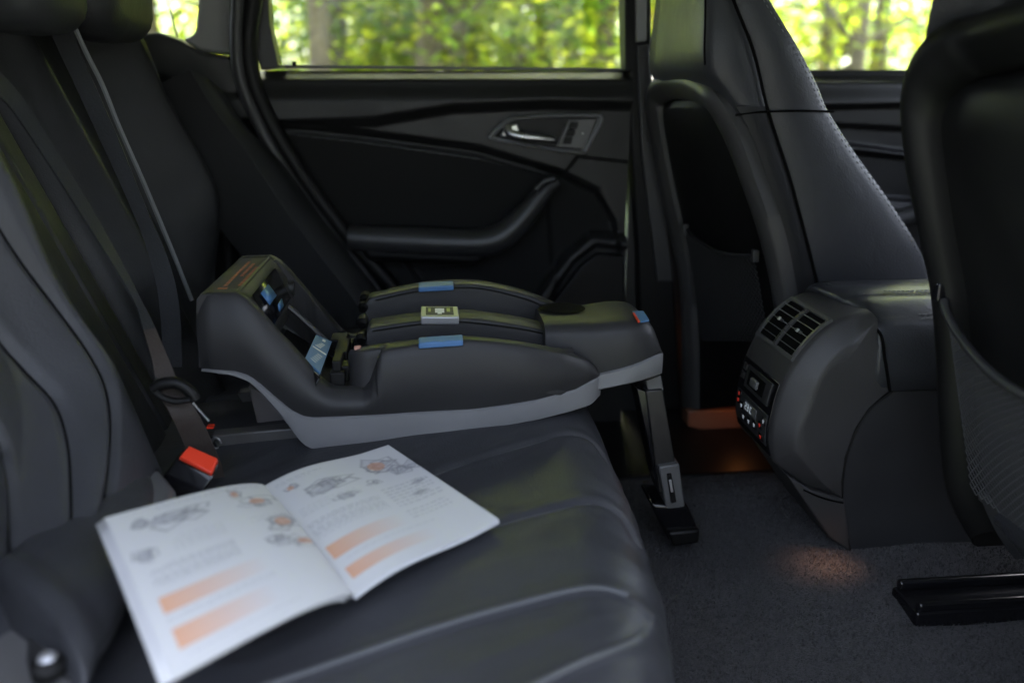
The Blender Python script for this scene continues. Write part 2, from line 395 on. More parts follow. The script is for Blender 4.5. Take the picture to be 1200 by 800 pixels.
door_panel('door_panel', -.42, .420, feats, rdoor, 1.82, dark=xz([(280, 160), (332, 158), (440, 171), (560, 188), (630, 204), (668, 210), (696, 228), (712, 258), (716, 274), (690, 274), (660, 298), (628, 345), (600, 420), (280, 420)]))
MB().prism([(-.60, 1.86, .30), (.42, 1.86, .30), (.42, 1.86, 1.075), (-.60, 1.86, 1.075)], (0, .03, 0)).build('outer_skin', M['paint'], rdoor, bevel=.006)
# window frame and pane
MB().prism(flat([(311, -60), (316, 30), (326, 76), (333, 79), (306, 82), (292, 40), (298, -60)], 1.79), (0, .05, 0)).build('window_frame', M['plastic'], rdoor, bevel=.005)
MB().prism(flat([(732, -60), (736, -60), (741, 84), (733, 84)], 1.79), (0, .05, 0)).build('window_frame', M['black'], rdoor, bevel=.003)
MB().prism(flat([(300, -60), (740, -60), (740, 92), (320, 88)], 1.835), (0, .004, 0)).build('window_pane', M['glass'], rdoor, smooth=False)
MB().prism(flat([(318, 76), (745, 80), (745, 84), (318, 80)], 1.822), (0, .006, 0)).build('window_seal', M['greyp'], rdoor, bevel=.002)
MB().tube([PY(345, 78, 1.79), PY(345, 72, 1.79)], .004, 8).build('lock_pin', M['black'], rdoor)
# armrest sweeping up into a grab handle
arm = [(408, 278, .024), (450, 281, .028), (520, 284, .030), (565, 284, .031), (590, 276, .030), (612, 256, .026), (630, 234, .020), (642, 221, .016), (655, 214, .010)]
pts = smooth_line([PY(x, y, 1.745) for x, y, r in arm], 48)
rr = np.interp(np.linspace(0, 1, len(pts)), np.linspace(0, 1, len(arm)), [a[2] for a in arm])
MB().tube(pts, list(rr), 14).build('armrest', mat('armrest_plastic', (.024, .024, .025), .4, .3, 600, vary=.1, dist=.0006), rdoor)
MB().tube(smooth_line([PY(x, y, 1.722) for x, y in ((628, 222), (638, 213), (650, 210))], 8), .006, 8).build('armrest_cap', M['plastic'], rdoor)
MB().prism(flat([(408, 268), (560, 272), (575, 300), (560, 312), (430, 306)], 1.73), (0, .07, 0)).build('armrest_lower', M['black'], rdoor, bevel=.012)
# speaker grille
g = MB().prism(flat([(650, 352), (680, 312), (700, 297), (732, 299), (734, 370), (640, 372)], 1.773), (0, .02, 0)); g.build('speaker_grille', M['black'], rdoor, bevel=.006)
# handle bezel ring
def ring_band(outer, inner, Y, dy, name, m, par):
    o = smooth_line([PY(x, y, Y) for x, y in outer], 64, True); i_ = smooth_line([PY(x, y, Y) for x, y in inner], 64, True)
    n = len(o); rings = []
    for k in range(n+1):
        a, b = o[k % n], i_[k % n]; q = Vector((0, dy, 0))
        rings.append([a+q, a, a*.5+b*.5-q*.35, b, b+q])
    return MB().loft(rings, True, False).build(name, m, par)
outer = [(573, 159), (584, 148), (598, 138), (620, 136), (660, 134), (698, 134), (706, 137), (705, 146), (692, 170), (686, 180), (672, 180), (640, 176), (600, 169), (578, 165)]
inner = [(580, 159), (589, 150), (601, 142), (620, 140), (660, 138), (696, 138), (701, 140), (699, 147), (688, 168), (683, 176), (672, 176), (640, 172), (602, 165), (583, 161)]
hb = ring_band(outer, inner, 1.765, .02, 'handle_bezel', mat('bezel_silver', (.30, .30, .31), .4, vary=.05), rdoor)
MB().prism(flat([(580, 159), (600, 141), (700, 137), (684, 177), (600, 166)], 1.775), (0, .012, 0)).build('handle_recess', M['panel_black'], rdoor)
MB().prism(flat([(667, 140), (700, 139), (685, 175), (652, 172)], 1.767), (0, .01, 0)).build('handle_plate', M['greyp'], rdoor, bevel=.002)
sw = MB()
for k in range(3): sw.prism(flat([(666-k*3.5+3, 143+k*9), (675-k*3.5+3, 143+k*9), (673-k*3.5+3, 151+k*9), (663-k*3.5+3, 151+k*9)], 1.762), (0, .006, 0))
sw.build('window_switch', M['black'], rdoor, bevel=.0015)
MB().tube([PY(682, 156.5, 1.766), PY(683.5, 156.5, 1.766)], .0015, 6).build('handle_symbol', M['white'], rdoor)
lev = smooth_line([PY(x, y, Y) for x, y, Y in ((596, 150, 1.765), (597, 156, 1.758), (612, 160, 1.75), (632, 162, 1.748), (650, 164.5, 1.75))], 24)
MB().tube(lev, list(np.linspace(.011, .006, len(lev))), 10).build('door_lever', M['chrome'], rdoor)
MB().prism(flat([(586, 160), (594, 147), (607, 144), (610, 156), (618, 161), (612, 163)], 1.757), (0, .012, 0)).build('lever_root', M['chrome'], rdoor, bevel=.004)

# ================================================================== FAR FRONT DOOR
fdoor = thing('front_door', 'far front car door seen between the two front seats, dark trim', 'car door', (.9, 1.92, .30))
Yf = 1.86
feats = [
    (xz([(900, 127), (1110, 122), (1110, 420), (900, 420)], Yf), -.030, .012),
    (xz([(900, 147), (980, 147), (1070, 152), (1110, 155), (1110, 420), (900, 420)], Yf), -.026, .01),
    (xz([(900, 165), (985, 168), (1070, 180), (1110, 183), (1110, 420), (900, 420)], Yf), .022, .012),
    (xz([(1000, 178), (1110, 190), (1110, 240), (1020, 232)], Yf), -.03, .012),
    (xz([(1030, 245), (1110, 250), (1110, 300), (1040, 290)], Yf), .03, .02),
]
door_panel('door_panel', .43, 1.50, feats, fdoor, 1.88, zt=PY(1000, 88, Yf)[2])
MB().prism([(.45, 1.93, .30), (1.5, 1.93, .30), (1.5, 1.93, 1.07), (.45, 1.93, 1.07)], (0, .03, 0)).build('outer_skin', M['paint'], fdoor, bevel=.006)
MB().prism(flat([(770, -60), (1300, -60), (1300, 92), (770, 92)], 1.895), (0, .004, 0)).build('window_pane', M['glass'], fdoor, smooth=False)
MB().prism(flat([(770, 82), (1250, 82), (1250, 91), (770, 91)], 1.875), (0, .006, 0)).build('window_seal', M['black'], fdoor, bevel=.002)
MB().tube(smooth_line([PY(x, y, 1.80) for x, y in ((1000, 262), (1050, 258), (1085, 245), (1130, 232))], 20), .022, 10).build('armrest', M['leather_dark'], fdoor)

# ================================================================== REAR BENCH SEAT
bench = thing('rear_bench_seat', 'dark leather rear bench seat with stitched cushions, filling the left side', 'car seat', (-.1, 1.15, .33))
def zcush(X): return .602+.075*X
sA = [PZ(x, y, .61) for x, y in ((262, 640), (350, 600), (430, 572), (505, 548), (590, 527), (650, 513), (690, 507), (715, 520), (735, 545))]
sB = [PZ(x, y, .61) for x, y in ((300, 720), (430, 655), (585, 609), (650, 596), (700, 588), (730, 592), (748, 610))]
sC = [PZ(x, y, .61) for x, y in ((130, 830), (300, 790), (400, 762), (490, 735), (560, 718), (640, 703), (700, 695), (740, 697), (760, 704))]
sD = [PZ(x, y, .61) for x, y in ((762, 703), (757, 725), (740, 748), (705, 770), (660, 790), (600, 815), (480, 860))]
seams = [xy(smooth_line(s, 40)) for s in (sA, sB, sC, sD)]
ys = np.linspace(.44, 1.76, 420)
# profile parameter: top (0..a), round nose, then the front face
tops = np.linspace(-.50, 0, 180)
prof = [('t', t) for t in tops[:-1]] + [('r', a) for a in np.linspace(0, math.pi/2, 44)] + [('d', d) for d in np.linspace(.01, .19, 26)]
Xs = np.zeros((len(prof), len(ys))); Zs = np.zeros_like(Xs); NX = np.zeros_like(Xs); NZ = np.ones_like(Xs)
xf = np.interp(ys, [.44, .56, .62, .72, .82, 1.0, 1.1, 1.3, 1.76], [.165, .190, .203, .222, .232, .240, .242, .240, .235])
rx, rz = .085, .075
for i, (k, t) in enumerate(prof):
    if k == 't':
        Xs[i] = (xf-rx) + (t/.5)*((xf-rx)+.50); Zs[i] = zcush(Xs[i])
    elif k == 'r':
        Xs[i] = xf-rx+rx*math.sin(t); Zs[i] = zcush(xf-rx)-rz+rz*math.cos(t); NX[i] = math.sin(t); NZ[i] = math.cos(t)
    else:
        Xs[i] = xf-.10*t; Zs[i] = zcush(xf-rx)-rz-t; NX[i] = 1; NZ[i] = 0
Ys = np.tile(ys, (len(prof), 1))
D = np.zeros_like(Xs)
dA, dB, dC, dD = [seg_dist(Xs, Ys, s) for s in seams]
for d, dep, wd in ((dA, .004, .0045), (dB, .004, .0045), (dC, -.004, .006), (dD, -.004, .006)):
    D += -dep*np.exp(-(d/wd)**2)
    D += abs(dep)*.35*np.exp(-((d-.014)/.010)**2)
dm = np.minimum(np.minimum(dA, dB), np.minimum(dC, dD))
D += .005*(1-np.exp(-(dm/.06)**2))
# edge of the outboard cushion, and division between cushions under the child seat base
D -= .012*np.exp(-((Ys-1.32)/.008)**2)
D += .0015*np.sin(Xs*19+Ys*7)*np.sin(Ys*13-Xs*5)
D += .0012*np.sin(Xs*70+8*np.sin(Ys*9))*np.exp(-((Ys-1.02)/.06)**2)
Xs = Xs+NX*D; Zs = Zs+NZ*D
CX_, CY_, CZ_ = Xs.copy(), Ys.copy(), Zs.copy()
V, Fc = np_grid(Xs, Ys, Zs)
build_np('seat_cushion', V, Fc, M['leather'], bench)
# near end cap of the cushion
MB().prism([(-.5, .445, .40), (.15, .445, .40), (.165, .445, .55), (.10, .445, .585), (-.5, .445, .565)], (0, .01, 0)).build('cushion_side', M['leather_dark'], bench, bevel=.004)

def backX(z): return -.42-(z-.6)*.40
def backrest(name, y0, y1, bfun, m, z0=.52, z1=1.13, ny=140, nz=160):
    ys = np.linspace(y0, y1, ny); zs = np.linspace(z0, z1, nz)
    Yg, Zg = np.meshgrid(ys, zs)
    B = bfun(Yg, Zg)
    e = np.minimum(Yg-y0, y1-Yg); B = B-.05*(1-np.sqrt(np.clip(1-(1-np.clip(e/.03, 0, 1))**2, 0, 1)))
    et = np.clip((z1-Zg)/.05, 0, 1); B = B-.06*(1-np.sqrt(np.clip(1-(1-et)**2, 0, 1)))
    Xg = backX(Zg)+B*.93; Zg = Zg+B*.37
    V, Fc = np_grid(Xg, Yg, Zg)
    return build_np(name, V, Fc, m, bench)
def onback(pts, B=.09):
    out = []
    for x, y in pts:
        d = cF*FPX+cR*(x-600)-cU*(y-400); c = np.array([0, 0, CH])
        # X = -.42-.4*(z-.6)+B*1.078 on the padded surface
        t = (-.42-.4*(CH-.6)+B*1.078)/(d[0]+.4*d[2]); p = c+d*t; out.append((p[1], p[2]))
    return out
def smooth2(pl): return [(p.x, p.y) for p in smooth_line([Vector((a, b, 0)) for a, b in pl], 40)]
NB = [[(-60, 120), (0, 232), (40, 298), (73, 352), (105, 412), (122, 462), (128, 520), (126, 580), (120, 640)], [(-80, 250), (0, 382), (35, 430), (64, 472), (74, 520), (74, 580), (70, 650)], [(-80, 380), (0, 495), (16, 540), (24, 590), (24, 660)]]
nb0 = sorted(smooth2(onback(NB[0], .09)), key=lambda q: q[1])
nbp = np.polyfit([p[1] for p in nb0 if .5 < p[1] < 1.2], [p[0] for p in nb0 if .5 < p[1] < 1.2], 3)
def near_base(Y, Z):
    top = .060+.055*sstep(.50, .92, Z)
    ysm = np.polyval(nbp, np.clip(Z, .50, 1.2))
    return .045+(top-.02)*sstep(-.07, .06, Y-ysm)*(1-.2*sstep(.95, 1.01, Y))
def traced(pl, base):
    out = []
    for q in smooth_line([Vector((x, y, 0)) for x, y in pl], 40):
        B = .08
        for _ in range(14): (yy, zz), = onback([(q.x, q.y)], B); B = .6*B+.4*float(base(np.array(yy), np.array(zz-B*.37*0)))
        out.append((yy, zz-B*.37))
    return out
nb1, nb2, nb3 = [traced(p, near_base) for p in NB]
def near_b(Y, Z):
    B = near_base(Y, Z)
    for nb in (nb1, nb2, nb3):
        d = seg_dist(Y, Z, nb); B = B-.007*np.exp(-(d/.006)**2)-.005*np.exp(-(d/.035)**2)
    return B
backrest('near_backrest', .44, 1.012, near_b, M['leather'], z1=1.2, ny=260, nz=260)
def mid_b(Y, Z):
    B = .012+.012*np.exp(-((Y-1.14)/.07)**2)
    return B-.006*np.exp(-((Y-1.08)/.006)**2)-.006*np.exp(-((Y-1.2)/.006)**2)
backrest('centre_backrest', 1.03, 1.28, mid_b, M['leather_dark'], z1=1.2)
fb = [smooth2(onback(q, .035)) for q in ([(165, 35), (178, 85), (200, 130), (240, 210), (285, 290), (330, 370)], [(112, 35), (122, 55), (150, 145), (190, 210), (250, 315), (290, 380)], [(170, 140), (200, 175), (236, 196)], [(252, 150), (238, 195)])]
def far_b(Y, Z):
    B = .02+.045*np.exp(-((Y-1.36)/.035)**2)+.11*sstep(1.56, 1.63, Y)*sstep(.62, .85, Z)
    for nb in fb:
        d = seg_dist(Y, Z, nb); B = B-.010*np.exp(-(d/.006)**2)-.008*np.exp(-(d/.025)**2)
    return B
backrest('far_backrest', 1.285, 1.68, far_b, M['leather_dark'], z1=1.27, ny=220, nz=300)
def back_seams(lines, bfun, m, r=.0016, lift=0.0):
    for nb in lines:
        Yg = np.array([p[0] for p in nb]); Zg = np.array([p[1] for p in nb]); B = bfun(Yg, Zg)
        pts = [Vector((backX(z)+b*.93+lift, y, z+b*.37)) for y, z, b in zip(Yg, Zg, B) if .5 < z < 1.19 and y > .46]
        if len(pts) > 3: MB().tube(pts, r, 6).build('seam', m, bench)
back_seams([nb1, nb2, nb3], near_b, M['seam'], .0015)
back_seams(fb, far_b, M['seam'], .0022)
for pts, rr_, m_ in ((sA, .0012, 'seam'), (sB, .0012, 'seam'), (sC, .0026, 'seam_glint'), (sD, .0026, 'seam_glint')):
    P = []
    for p in smooth_line(pts, 60):
        if p.x > .172 or p.y < .46: continue
        k_ = np.argmin((CX_-p.x)**2+(CY_-p.y)**2+(CZ_ < .57)*9); P.append(Vector((p.x, p.y, CZ_.flat[k_]+rr_*.3)))
    zz_ = np.convolve([P[0].z]*3+[q_.z for q_ in P]+[P[-1].z]*3, np.ones(7)/7, 'valid')
    for q_, z_ in zip(P, zz_): q_.z = z_
    MB().tube(P, rr_, 8).build('piping_and_highlight', M['seam_glint'], bench)  # lighter tube paints the highlight along the raised cushion seams
# outer side bolster next to the far door, sweeping forward to the wheel arch
ln = [(222, 82, 262, 110), (250, 128, 290, 150), (290, 180, 330, 190), (330, 240, 372, 248), (375, 300, 412, 300), (415, 352, 452, 352), (440, 400, 480, 400)]
A = smooth_line([PY(a, b, 1.66) for a, b, c, d in ln], 40); B_ = smooth_line([PY(c, d, 1.74) for a, b, c, d in ln], 40)
rings = []
for a, b in zip(A, B_):
    s = b-a; n = Vector((.55, -.55, .35))*.35
    rings.append([a+s*k/8+n*(.035*math.sin(math.pi*k/8)) for k in range(9)]+[b+Vector((-.08, .02, -.05)), a+Vector((-.12, .02, -.05))])
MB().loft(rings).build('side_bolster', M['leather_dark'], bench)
# stitched edge of the far backrest, the pale line beside the belt
stl = smooth_line([PY(x, y, 1.29) for x, y in ((78, 10), (100, 60), (120, 100), (140, 150), (170, 218), (200, 290), (225, 352))], 30)
MB().tube(stl, .0035, 6).build('piping_and_highlight', M['thread'], bench)
# headrests
def headrest(name, px, py, Yc, w, h, m):
    c = PY(px, py, Yc)+Vector((.03, 0, 0))
    rings = []
    for k in range(13):
        t = k/12; yy = (t-.5)*w; s = (1-abs(2*t-1)**4)**.5 if 0 < k < 12 else .02
        rings.append([c+Vector((.055*s*math.copysign(abs(math.cos(a))**.7, math.cos(a)), yy, h*.5*(.85+.15*s)*s*math.copysign(abs(math.sin(a))**.55, math.sin(a)))) for a in [2*math.pi*q/20 for q in range(20)]])
    mb = MB().loft(rings); return mb.build(name, m, bench)
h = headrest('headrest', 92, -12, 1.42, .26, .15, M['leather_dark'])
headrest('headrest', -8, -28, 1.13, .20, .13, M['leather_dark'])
# lobe pad at the root of the near backrest, boundary gap to the cushion
edge_px = smooth_line([PZ(x, y, .61) for x, y in ((168, 548), (186, 585), (178, 640), (152, 705), (108, 800), (60, 880))], 40)
cut = [(p.x, p.y) for p in (PZ(x, y, .63) for x, y in ((-260, 660), (-60, 672), (0, 690), (62, 735), (106, 792), (125, 900), (-260, 900)))]
u_ = np.linspace(0, 1, 120); E_ = np.array([[e.x, e.y] for e in smooth_line(edge_px, 200)])
UX, EY = np.meshgrid(u_, E_[:, 1]); EX = np.tile(E_[:, :1], (1, 120)); 
LX = -.50+(EX+.50)*np.sin(UX*math.pi/2)
LZ = .612+.026*np.cos(UX*math.pi/2)**.8+.014*np.sin(UX*math.pi)
sdc = sdist(LX, EY, cut); LZ = LZ-.075*sstep(-.004, .028, sdc)+.006*np.exp(-((sdc+.016)/.012)**2)
LZ = LZ-.006*np.exp(-((LX+.40)/.006)**2)
V, Fc = np_grid(LX, EY, LZ); build_np('lobe_pad', V, Fc, M['leather'], bench)
# moulded trim with a round anchor cap, at the near lower corner
tq = [PZ(x, y, .612) for x, y in ((-80, 705), (-5, 712), (30, 730), (70, 765), (96, 805), (110, 880), (-80, 880))]
MB().prism(tq, (0, 0, -.05)).build('side_trim', M['greyp'], bench, bevel=.008)
tq = [PZ(x, y, .616) for x, y in ((32, 738), (48, 742), (88, 782), (84, 800), (40, 795), (30, 770))]
MB().prism(tq, (0, 0, -.02)).build('trim_recess', M['plastic'], bench, bevel=.004)
c = PZ(55, 773, .628)
MB().tube([c-Vector((0, 0, .012)), c+Vector((.001, -.001, -.002)), c+Vector((.002, -.002, .002))], [.013, .013, .008], 16).build('anchor_cap', M['black'], bench)
c = c+Vector((.001, -.001, .003)); MB().tube([c, c+Vector((0, 0, .003))], [.0075, .005], 12).build('cap_boss', M['silver'], bench)
# small leather tab and latch pocket by the buckle
MB().prism([PZ(x, y, .625) for x, y in ((150, 566), (186, 548), (205, 572), (190, 606), (172, 604))], (0, 0, -.04)).build('anchor_flap', M['greyp'], bench, bevel=.006)
MB().tube(smooth_line([PZ(x, y, .618) for x, y in ((95, 528), (140, 524), (170, 545), (196, 577), (186, 610))], 24), .006, 8).build('piping_and_highlight', M['black'], bench)

# ================================================================== SEAT BELTS
def PP(x, y, Y): return PY(x, y, Y)
b1 = strip([(PP(-30, 55, 1.06), PP(-28, 95, 1.04)), (PP(22, 110, 1.12), PP(8, 122, 1.10)), (PP(61, 170, 1.12), PP(50, 182, 1.10)), (PP(104, 240, 1.11), PP(95, 252, 1.09)), (PP(141, 306, 1.10), PP(134, 314, 1.08)), (PP(165, 352, 1.08), PP(158, 356, 1.07)), (PP(182, 385, 1.05), PP(168, 388, 1.04)), (PP(206, 448, 1.01), PP(184, 452, .99))])
tag(b1.build('seat_belt', M['webbing']), 'brown grey seat belt webbing running down from upper left to the red buckle', 'seat belt', 'rear seat belts')
belt = bpy.data.objects['seat_belt']
b1b = strip([(PP(182, 385, 1.048), PP(168, 388, 1.038)), (PP(196, 418, 1.02), PP(178, 422, 1.01)), (PP(210, 450, 1.005), PP(185, 458, .99)), (PP(228, 478, .995), PP(200, 486, .98)), (PP(243, 505, 1.0), PP(213, 514, .99)), (PP(258, 540, 1.01), PP(226, 546, 1.005)), (PP(264, 560, 1.01), PP(232, 565, 1.005))])
b1b.build('lap_webbing', M['webbrown'], belt)
tg = MB().tube(smooth_line([PP(x, y, .985) for x, y in ((180, 456), (190, 450), (208, 449), (222, 458), (228, 468))], 20), .0075, 10)
tg.tube(smooth_line([PP(x, y, .975) for x, y in ((182, 459), (192, 466), (208, 470), (224, 468))], 16), .004, 8)
tg.build('belt_tongue', M['black'], belt)
b2 = strip([(PP(48, 8, 1.30), PP(80, 8, 1.30)), (PP(60, 40, 1.285), PP(92, 55, 1.285)), (PP(88, 100, 1.275), PP(118, 115, 1.275)), (PP(118, 165, 1.265), PP(142, 170, 1.265)), (PP(150, 235, 1.25), PP(170, 240, 1.25)), (PP(172, 290, 1.24), PP(196, 300, 1.24)), (PP(186, 350, 1.22), PP(210, 356, 1.22)), (PP(192, 430, 1.18), PP(214, 430, 1.18))])
tag(b2.build('seat_belt', M['webbing']), 'dark seat belt webbing hanging behind, in front of the far leather backrest', 'seat belt', 'rear seat belts')

bk = thing('seat_belt_buckle', 'black seat belt buckle with bright orange red release button', 'buckle', tuple(PZ(215, 580, .60)))
tl, tr, br, bl = PP(219, 521, .985), PP(260, 539, .965), PP(251, 561, .945), PP(205, 537, .965)
dn = Vector((-.030, -.012, -.040))
MB().hexa([bl, br, tr, tl, bl+dn*1.1, br+dn, tr+dn, tl+dn*1.1]).build('buckle_body', M['gloss'], bk, bevel=.005)
cc = (tl+tr+br+bl)/4; nrm = (br-bl).cross(tl-bl).normalized()
if nrm.z < 0: nrm = -nrm
q = [cc+(p-cc)*.86+nrm*.0015 for p in (bl, br, tr, tl)]
MB().hexa([p-nrm*.004 for p in q]+[cc+(p-cc)*.93+nrm*.003 for p in q]).build('release_button', M['red'], bk, bevel=.0015)

# ================================================================== CHILD SEAT BASE
cb = thing('child_seat_base', 'black and grey child seat base with blue markers, sitting on the rear seat cushion', 'child seat base', (0, 1.225, .60))
YC = 1.225
top_px = [(228, 354), (232, 348), (240, 346), (275, 346), (286, 352), (300, 366), (372, 447), (382, 456), (392, 460), (425, 460), (432, 452), (440, 430), (446, 414), (452, 410), (490, 404), (544, 399), (580, 401), (615, 406), (666, 416), (690, 424), (700, 432), (704, 438)]
band_px = [(228, 432), (267, 435), (284, 440), (298, 450), (311, 461), (335, 480), (350, 487), (362, 489), (436, 486), (480, 483), (555, 479), (600, 473), (630, 468), (675, 456), (704, 440)]
bot_px = [(228, 435), (262, 440), (284, 449), (300, 464), (328, 497), (345, 519), (354, 526), (365, 528), (480, 515), (560, 505), (630, 493), (670, 483), (694, 475), (704, 464)]
plan = [(228, 1.095), (240, 1.086), (300, 1.08), (400, 1.078), (560, 1.085), (620, 1.092), (660, 1.106), (685, 1.122), (698, 1.140), (704, 1.165)]
def ip(tab, x): return float(np.interp(x, [t[0] for t in tab], [t[1] for t in tab]))
st = sorted(set([228, 229, 230, 232, 235, 240]+list(range(246, 372, 7))+[372, 375, 378, 381, 384, 387, 390, 395, 400, 410, 420, 424, 426, 428, 430, 432, 434, 436, 438, 440, 442, 444, 446, 448, 450, 454, 460]+list(range(468, 660, 10))+list(range(660, 700, 4))+[700, 702, 703, 704]))
def side_walls(mirror):
    def mY(y): return 2*YC-y if mirror else y
    rings, bands = [], []
    for x in st:
        Y = ip(plan, x)
        pt, pb, p0 = PY(x, ip(top_px, x), Y), PY(x, ip(band_px, x), Y), PY(x, ip(bot_px, x), Y)
        X = pt.x; z1, zb, z0 = pt.z, pb.z, p0.z
        front = 440 < x
        th = .022 if x > 330 or x < 300 else .018
        hgt = z1-zb; ring = []
        bul = .006+.5*max(0, min(hgt, .06))*.12
        lean = .001 if front else .006
        for k in range(9):
            t = k/8; y = Y-bul*math.sin(math.pi*t*.9)+lean*t*t*2
            ring.append((X, y, zb+(hgt)*t*.97))
        yt = ring[-1][1]
        ring.append((X, yt+.003, z1)); ring.append((X, yt+.006, z1+.0008)); ring.append((X, yt+th-.004, z1+.0005)); ring.append((X, yt+th, z1-.003))
        ring.append((X, yt+th, zb+.002))
        rings.append([Vector((p[0], mY(p[1]), p[2])) for p in ring])
        g = .0015
        bands.append([Vector((X, mY(a), b)) for a, b in ((Y+.006, z0), (Y-.001, z0+.002), (Y-g-.002, z0+(zb-z0)*.3), (Y-g-.002, zb-.002), (Y-.0005, zb), (Y+.02, zb), (Y+.02, z0+.001))])
    return rings, bands
up, lo = MB(), MB()
for mir in (False, True):
    r, b = side_walls(mir); up.loft(r); lo.loft(b)
# rear bridge closing the two walls (turns the shell into one piece)
def br_px(x, y): p = PY(x, y, 1.09); return (p.x, p.z)
brp = [br_px(*p) for p in ((229, 352), (234, 346), (276, 346), (285, 352), (300, 372), (310, 398), (304, 430), (232, 432))]
up.loft([[Vector((x, y, z)) for x, z in brp] for y in np.linspace(1.095, 1.355, 3)])
# inner deck between the walls
d0 = [PY(x, y, 1.09) for x, y in ((300, 448), (372, 492), (430, 484), (635, 462), (635, 470), (380, 505), (300, 458))]
MB().loft([[Vector((p.x, y, p.z)) for p in d0] for y in (1.10, 1.35)]).build('inner_deck', M['black'], cb)  # black colour paints the dark void inside the base
up.build('upper_shell', M['shell'], cb, angle=35)
lo.build('lower_shell', M['band'], cb, angle=35)
# rails
def rail(name, tp, y0, y1, drop, m, nose=0):
    rings = []
    P = smooth_line([PY(x, y, y0) for x, y in tp], 72)
    for i, p in enumerate(P):
        dx = p.x-P[0].x; e = math.sqrt(max(0, 1-(1-min(1, dx/.03))**2)) if nose else min(1, (dx+.004)/.008)
        tq_ = max(0, i/len(P)-.72)/.28; ya = y0+nose*(1-e)+(.045*tq_**2 if nose else 0); yb = y1+(.05*tq_**2 if nose else 0); zt = p.z-(1-min(1, (dx+.003)/.007))*.006
        row = [(ya-.004, p.z-drop), (ya-.001, zt-.012), (ya, zt-.004), (ya+.0012, zt-.0012), (ya+.004, zt), ((ya+yb)/2, zt+.0012), (yb-.004, zt), (yb-.0012, zt-.0012), (yb, zt-.004), (yb+.004, p.z-drop)]
        rings.append([Vector((p.x, a_, b_)) for a_, b_ in row])
    return MB().loft(rings).build(name, m, cb, angle=50)
rail('rail', [(405, 424), (412, 415), (446, 408), (490, 403), (544, 399), (615, 406), (660, 416), (678, 422)], 1.098, 1.125, .06, M['shell'], .035)
rail('rail', [(430, 386), (436, 384), (490, 376), (540, 373), (570, 375), (615, 382), (650, 391), (674, 404)], 1.195, 1.25, .055, M['shell'])
rail('rail', [(430, 351), (434, 349), (490, 337), (532, 333), (570, 335), (615, 345), (648, 358), (660, 366)], 1.315, 1.355, .06, M['shell'])
# seam grooves along rails
sg = MB()
for tp, Y in (([(436, 388), (490, 380), (540, 377), (615, 386), (650, 395)], 1.190), ([(440, 352), (490, 341), (532, 337), (570, 339), (615, 350), (640, 360)], 1.309)):
    sg.tube(smooth_line([PY(x, y, Y) for x, y in tp], 24), .0012, 6)
sg.build('rail_groove', M['black'], cb)
# rear caps of rails (little hinged knobs)
for px, py, Y in ((424, 396, 1.205), (425, 378, 1.235), (426, 360, 1.325), (428, 350, 1.345)):
    c = PY(px, py, Y)
    MB().tube([c+Vector((0, -.014, 0)), c+Vector((0, -.011, .002)), c+Vector((0, .011, .002)), c+Vector((0, .014, 0))], [.006, .0085, .0085, .006], 14).build('rail_knob', M['black'], cb)
c = PY(416, 408.5, 1.115); MB().tube([c, c+Vector((.008, -.001, .001))], .004, 8).build('marker_dot', mat('peach', (.45, .22, .16), .4, vary=.05), cb)
# blue tabs
def px_box(name, q, Y0, Y1, dz, m, par, bev=.0015, lean=0):
    a = [PY(x, y, Y0) for x, y in q]
    b = [p+Vector((0, Y1-Y0, lean)) for p in a]
    return MB().hexa([a[0], a[1], b[1], b[0], a[0]-Vector((0, 0, dz)), a[1]-Vector((0, 0, dz)), b[1]-Vector((0, 0, dz)), b[0]-Vector((0, 0, dz))]).build(name, m, par, bevel=bev)
px_box('blue_tab', [(490.5, 402), (542.5, 398.5)], 1.076, 1.094, .008, M['blue'], cb, lean=.003)
px_box('blue_tab', [(490.5, 336.5), (531.5, 334.5)], 1.304, 1.330, .008, M['blue'], cb, lean=.002)
# indicator window
px_box('indicator_frame', [(493, 371), (538, 371)], 1.188, 1.238, .012, M['silver'], cb, lean=.003, bev=.002)
def lay(q, Y0, Y1, za, dz):   # patch on the indicator's top, from pixel columns
    a, b = PY(q[0], 371, 1.188), PY(q[1], 371, 1.188)
    f = lambda p, Y: Vector((p.x, Y, p.z+.003*(Y-1.188)/.05+za))
    return [f(a, Y0), f(b, Y0), f(b, Y1), f(a, Y1), f(a, Y0)-Vector((0, 0, dz)), f(b, Y0)-Vector((0, 0, dz)), f(b, Y1)-Vector((0, 0, dz)), f(a, Y1)-Vector((0, 0, dz))]
MB().hexa(lay((499, 532), 1.196, 1.232, .0008, .002)).build('indicator_glass', M['label'], cb, bevel=.0005)
MB().hexa(lay((510, 521), 1.204, 1.222, .0016, .0015)).hexa(lay((513, 518), 1.198, 1.204, .0016, .0015)).build('indicator_mark', M['white'], cb)
yg = mat('yellow_green_ink', (.30, .32, .12), .5, vary=.05)
for c_2 in ((524, 528), (502, 505)): MB().hexa(lay(c_2, 1.208, 1.224, .0014, .0015)).build('indicator_scale', yg, cb)
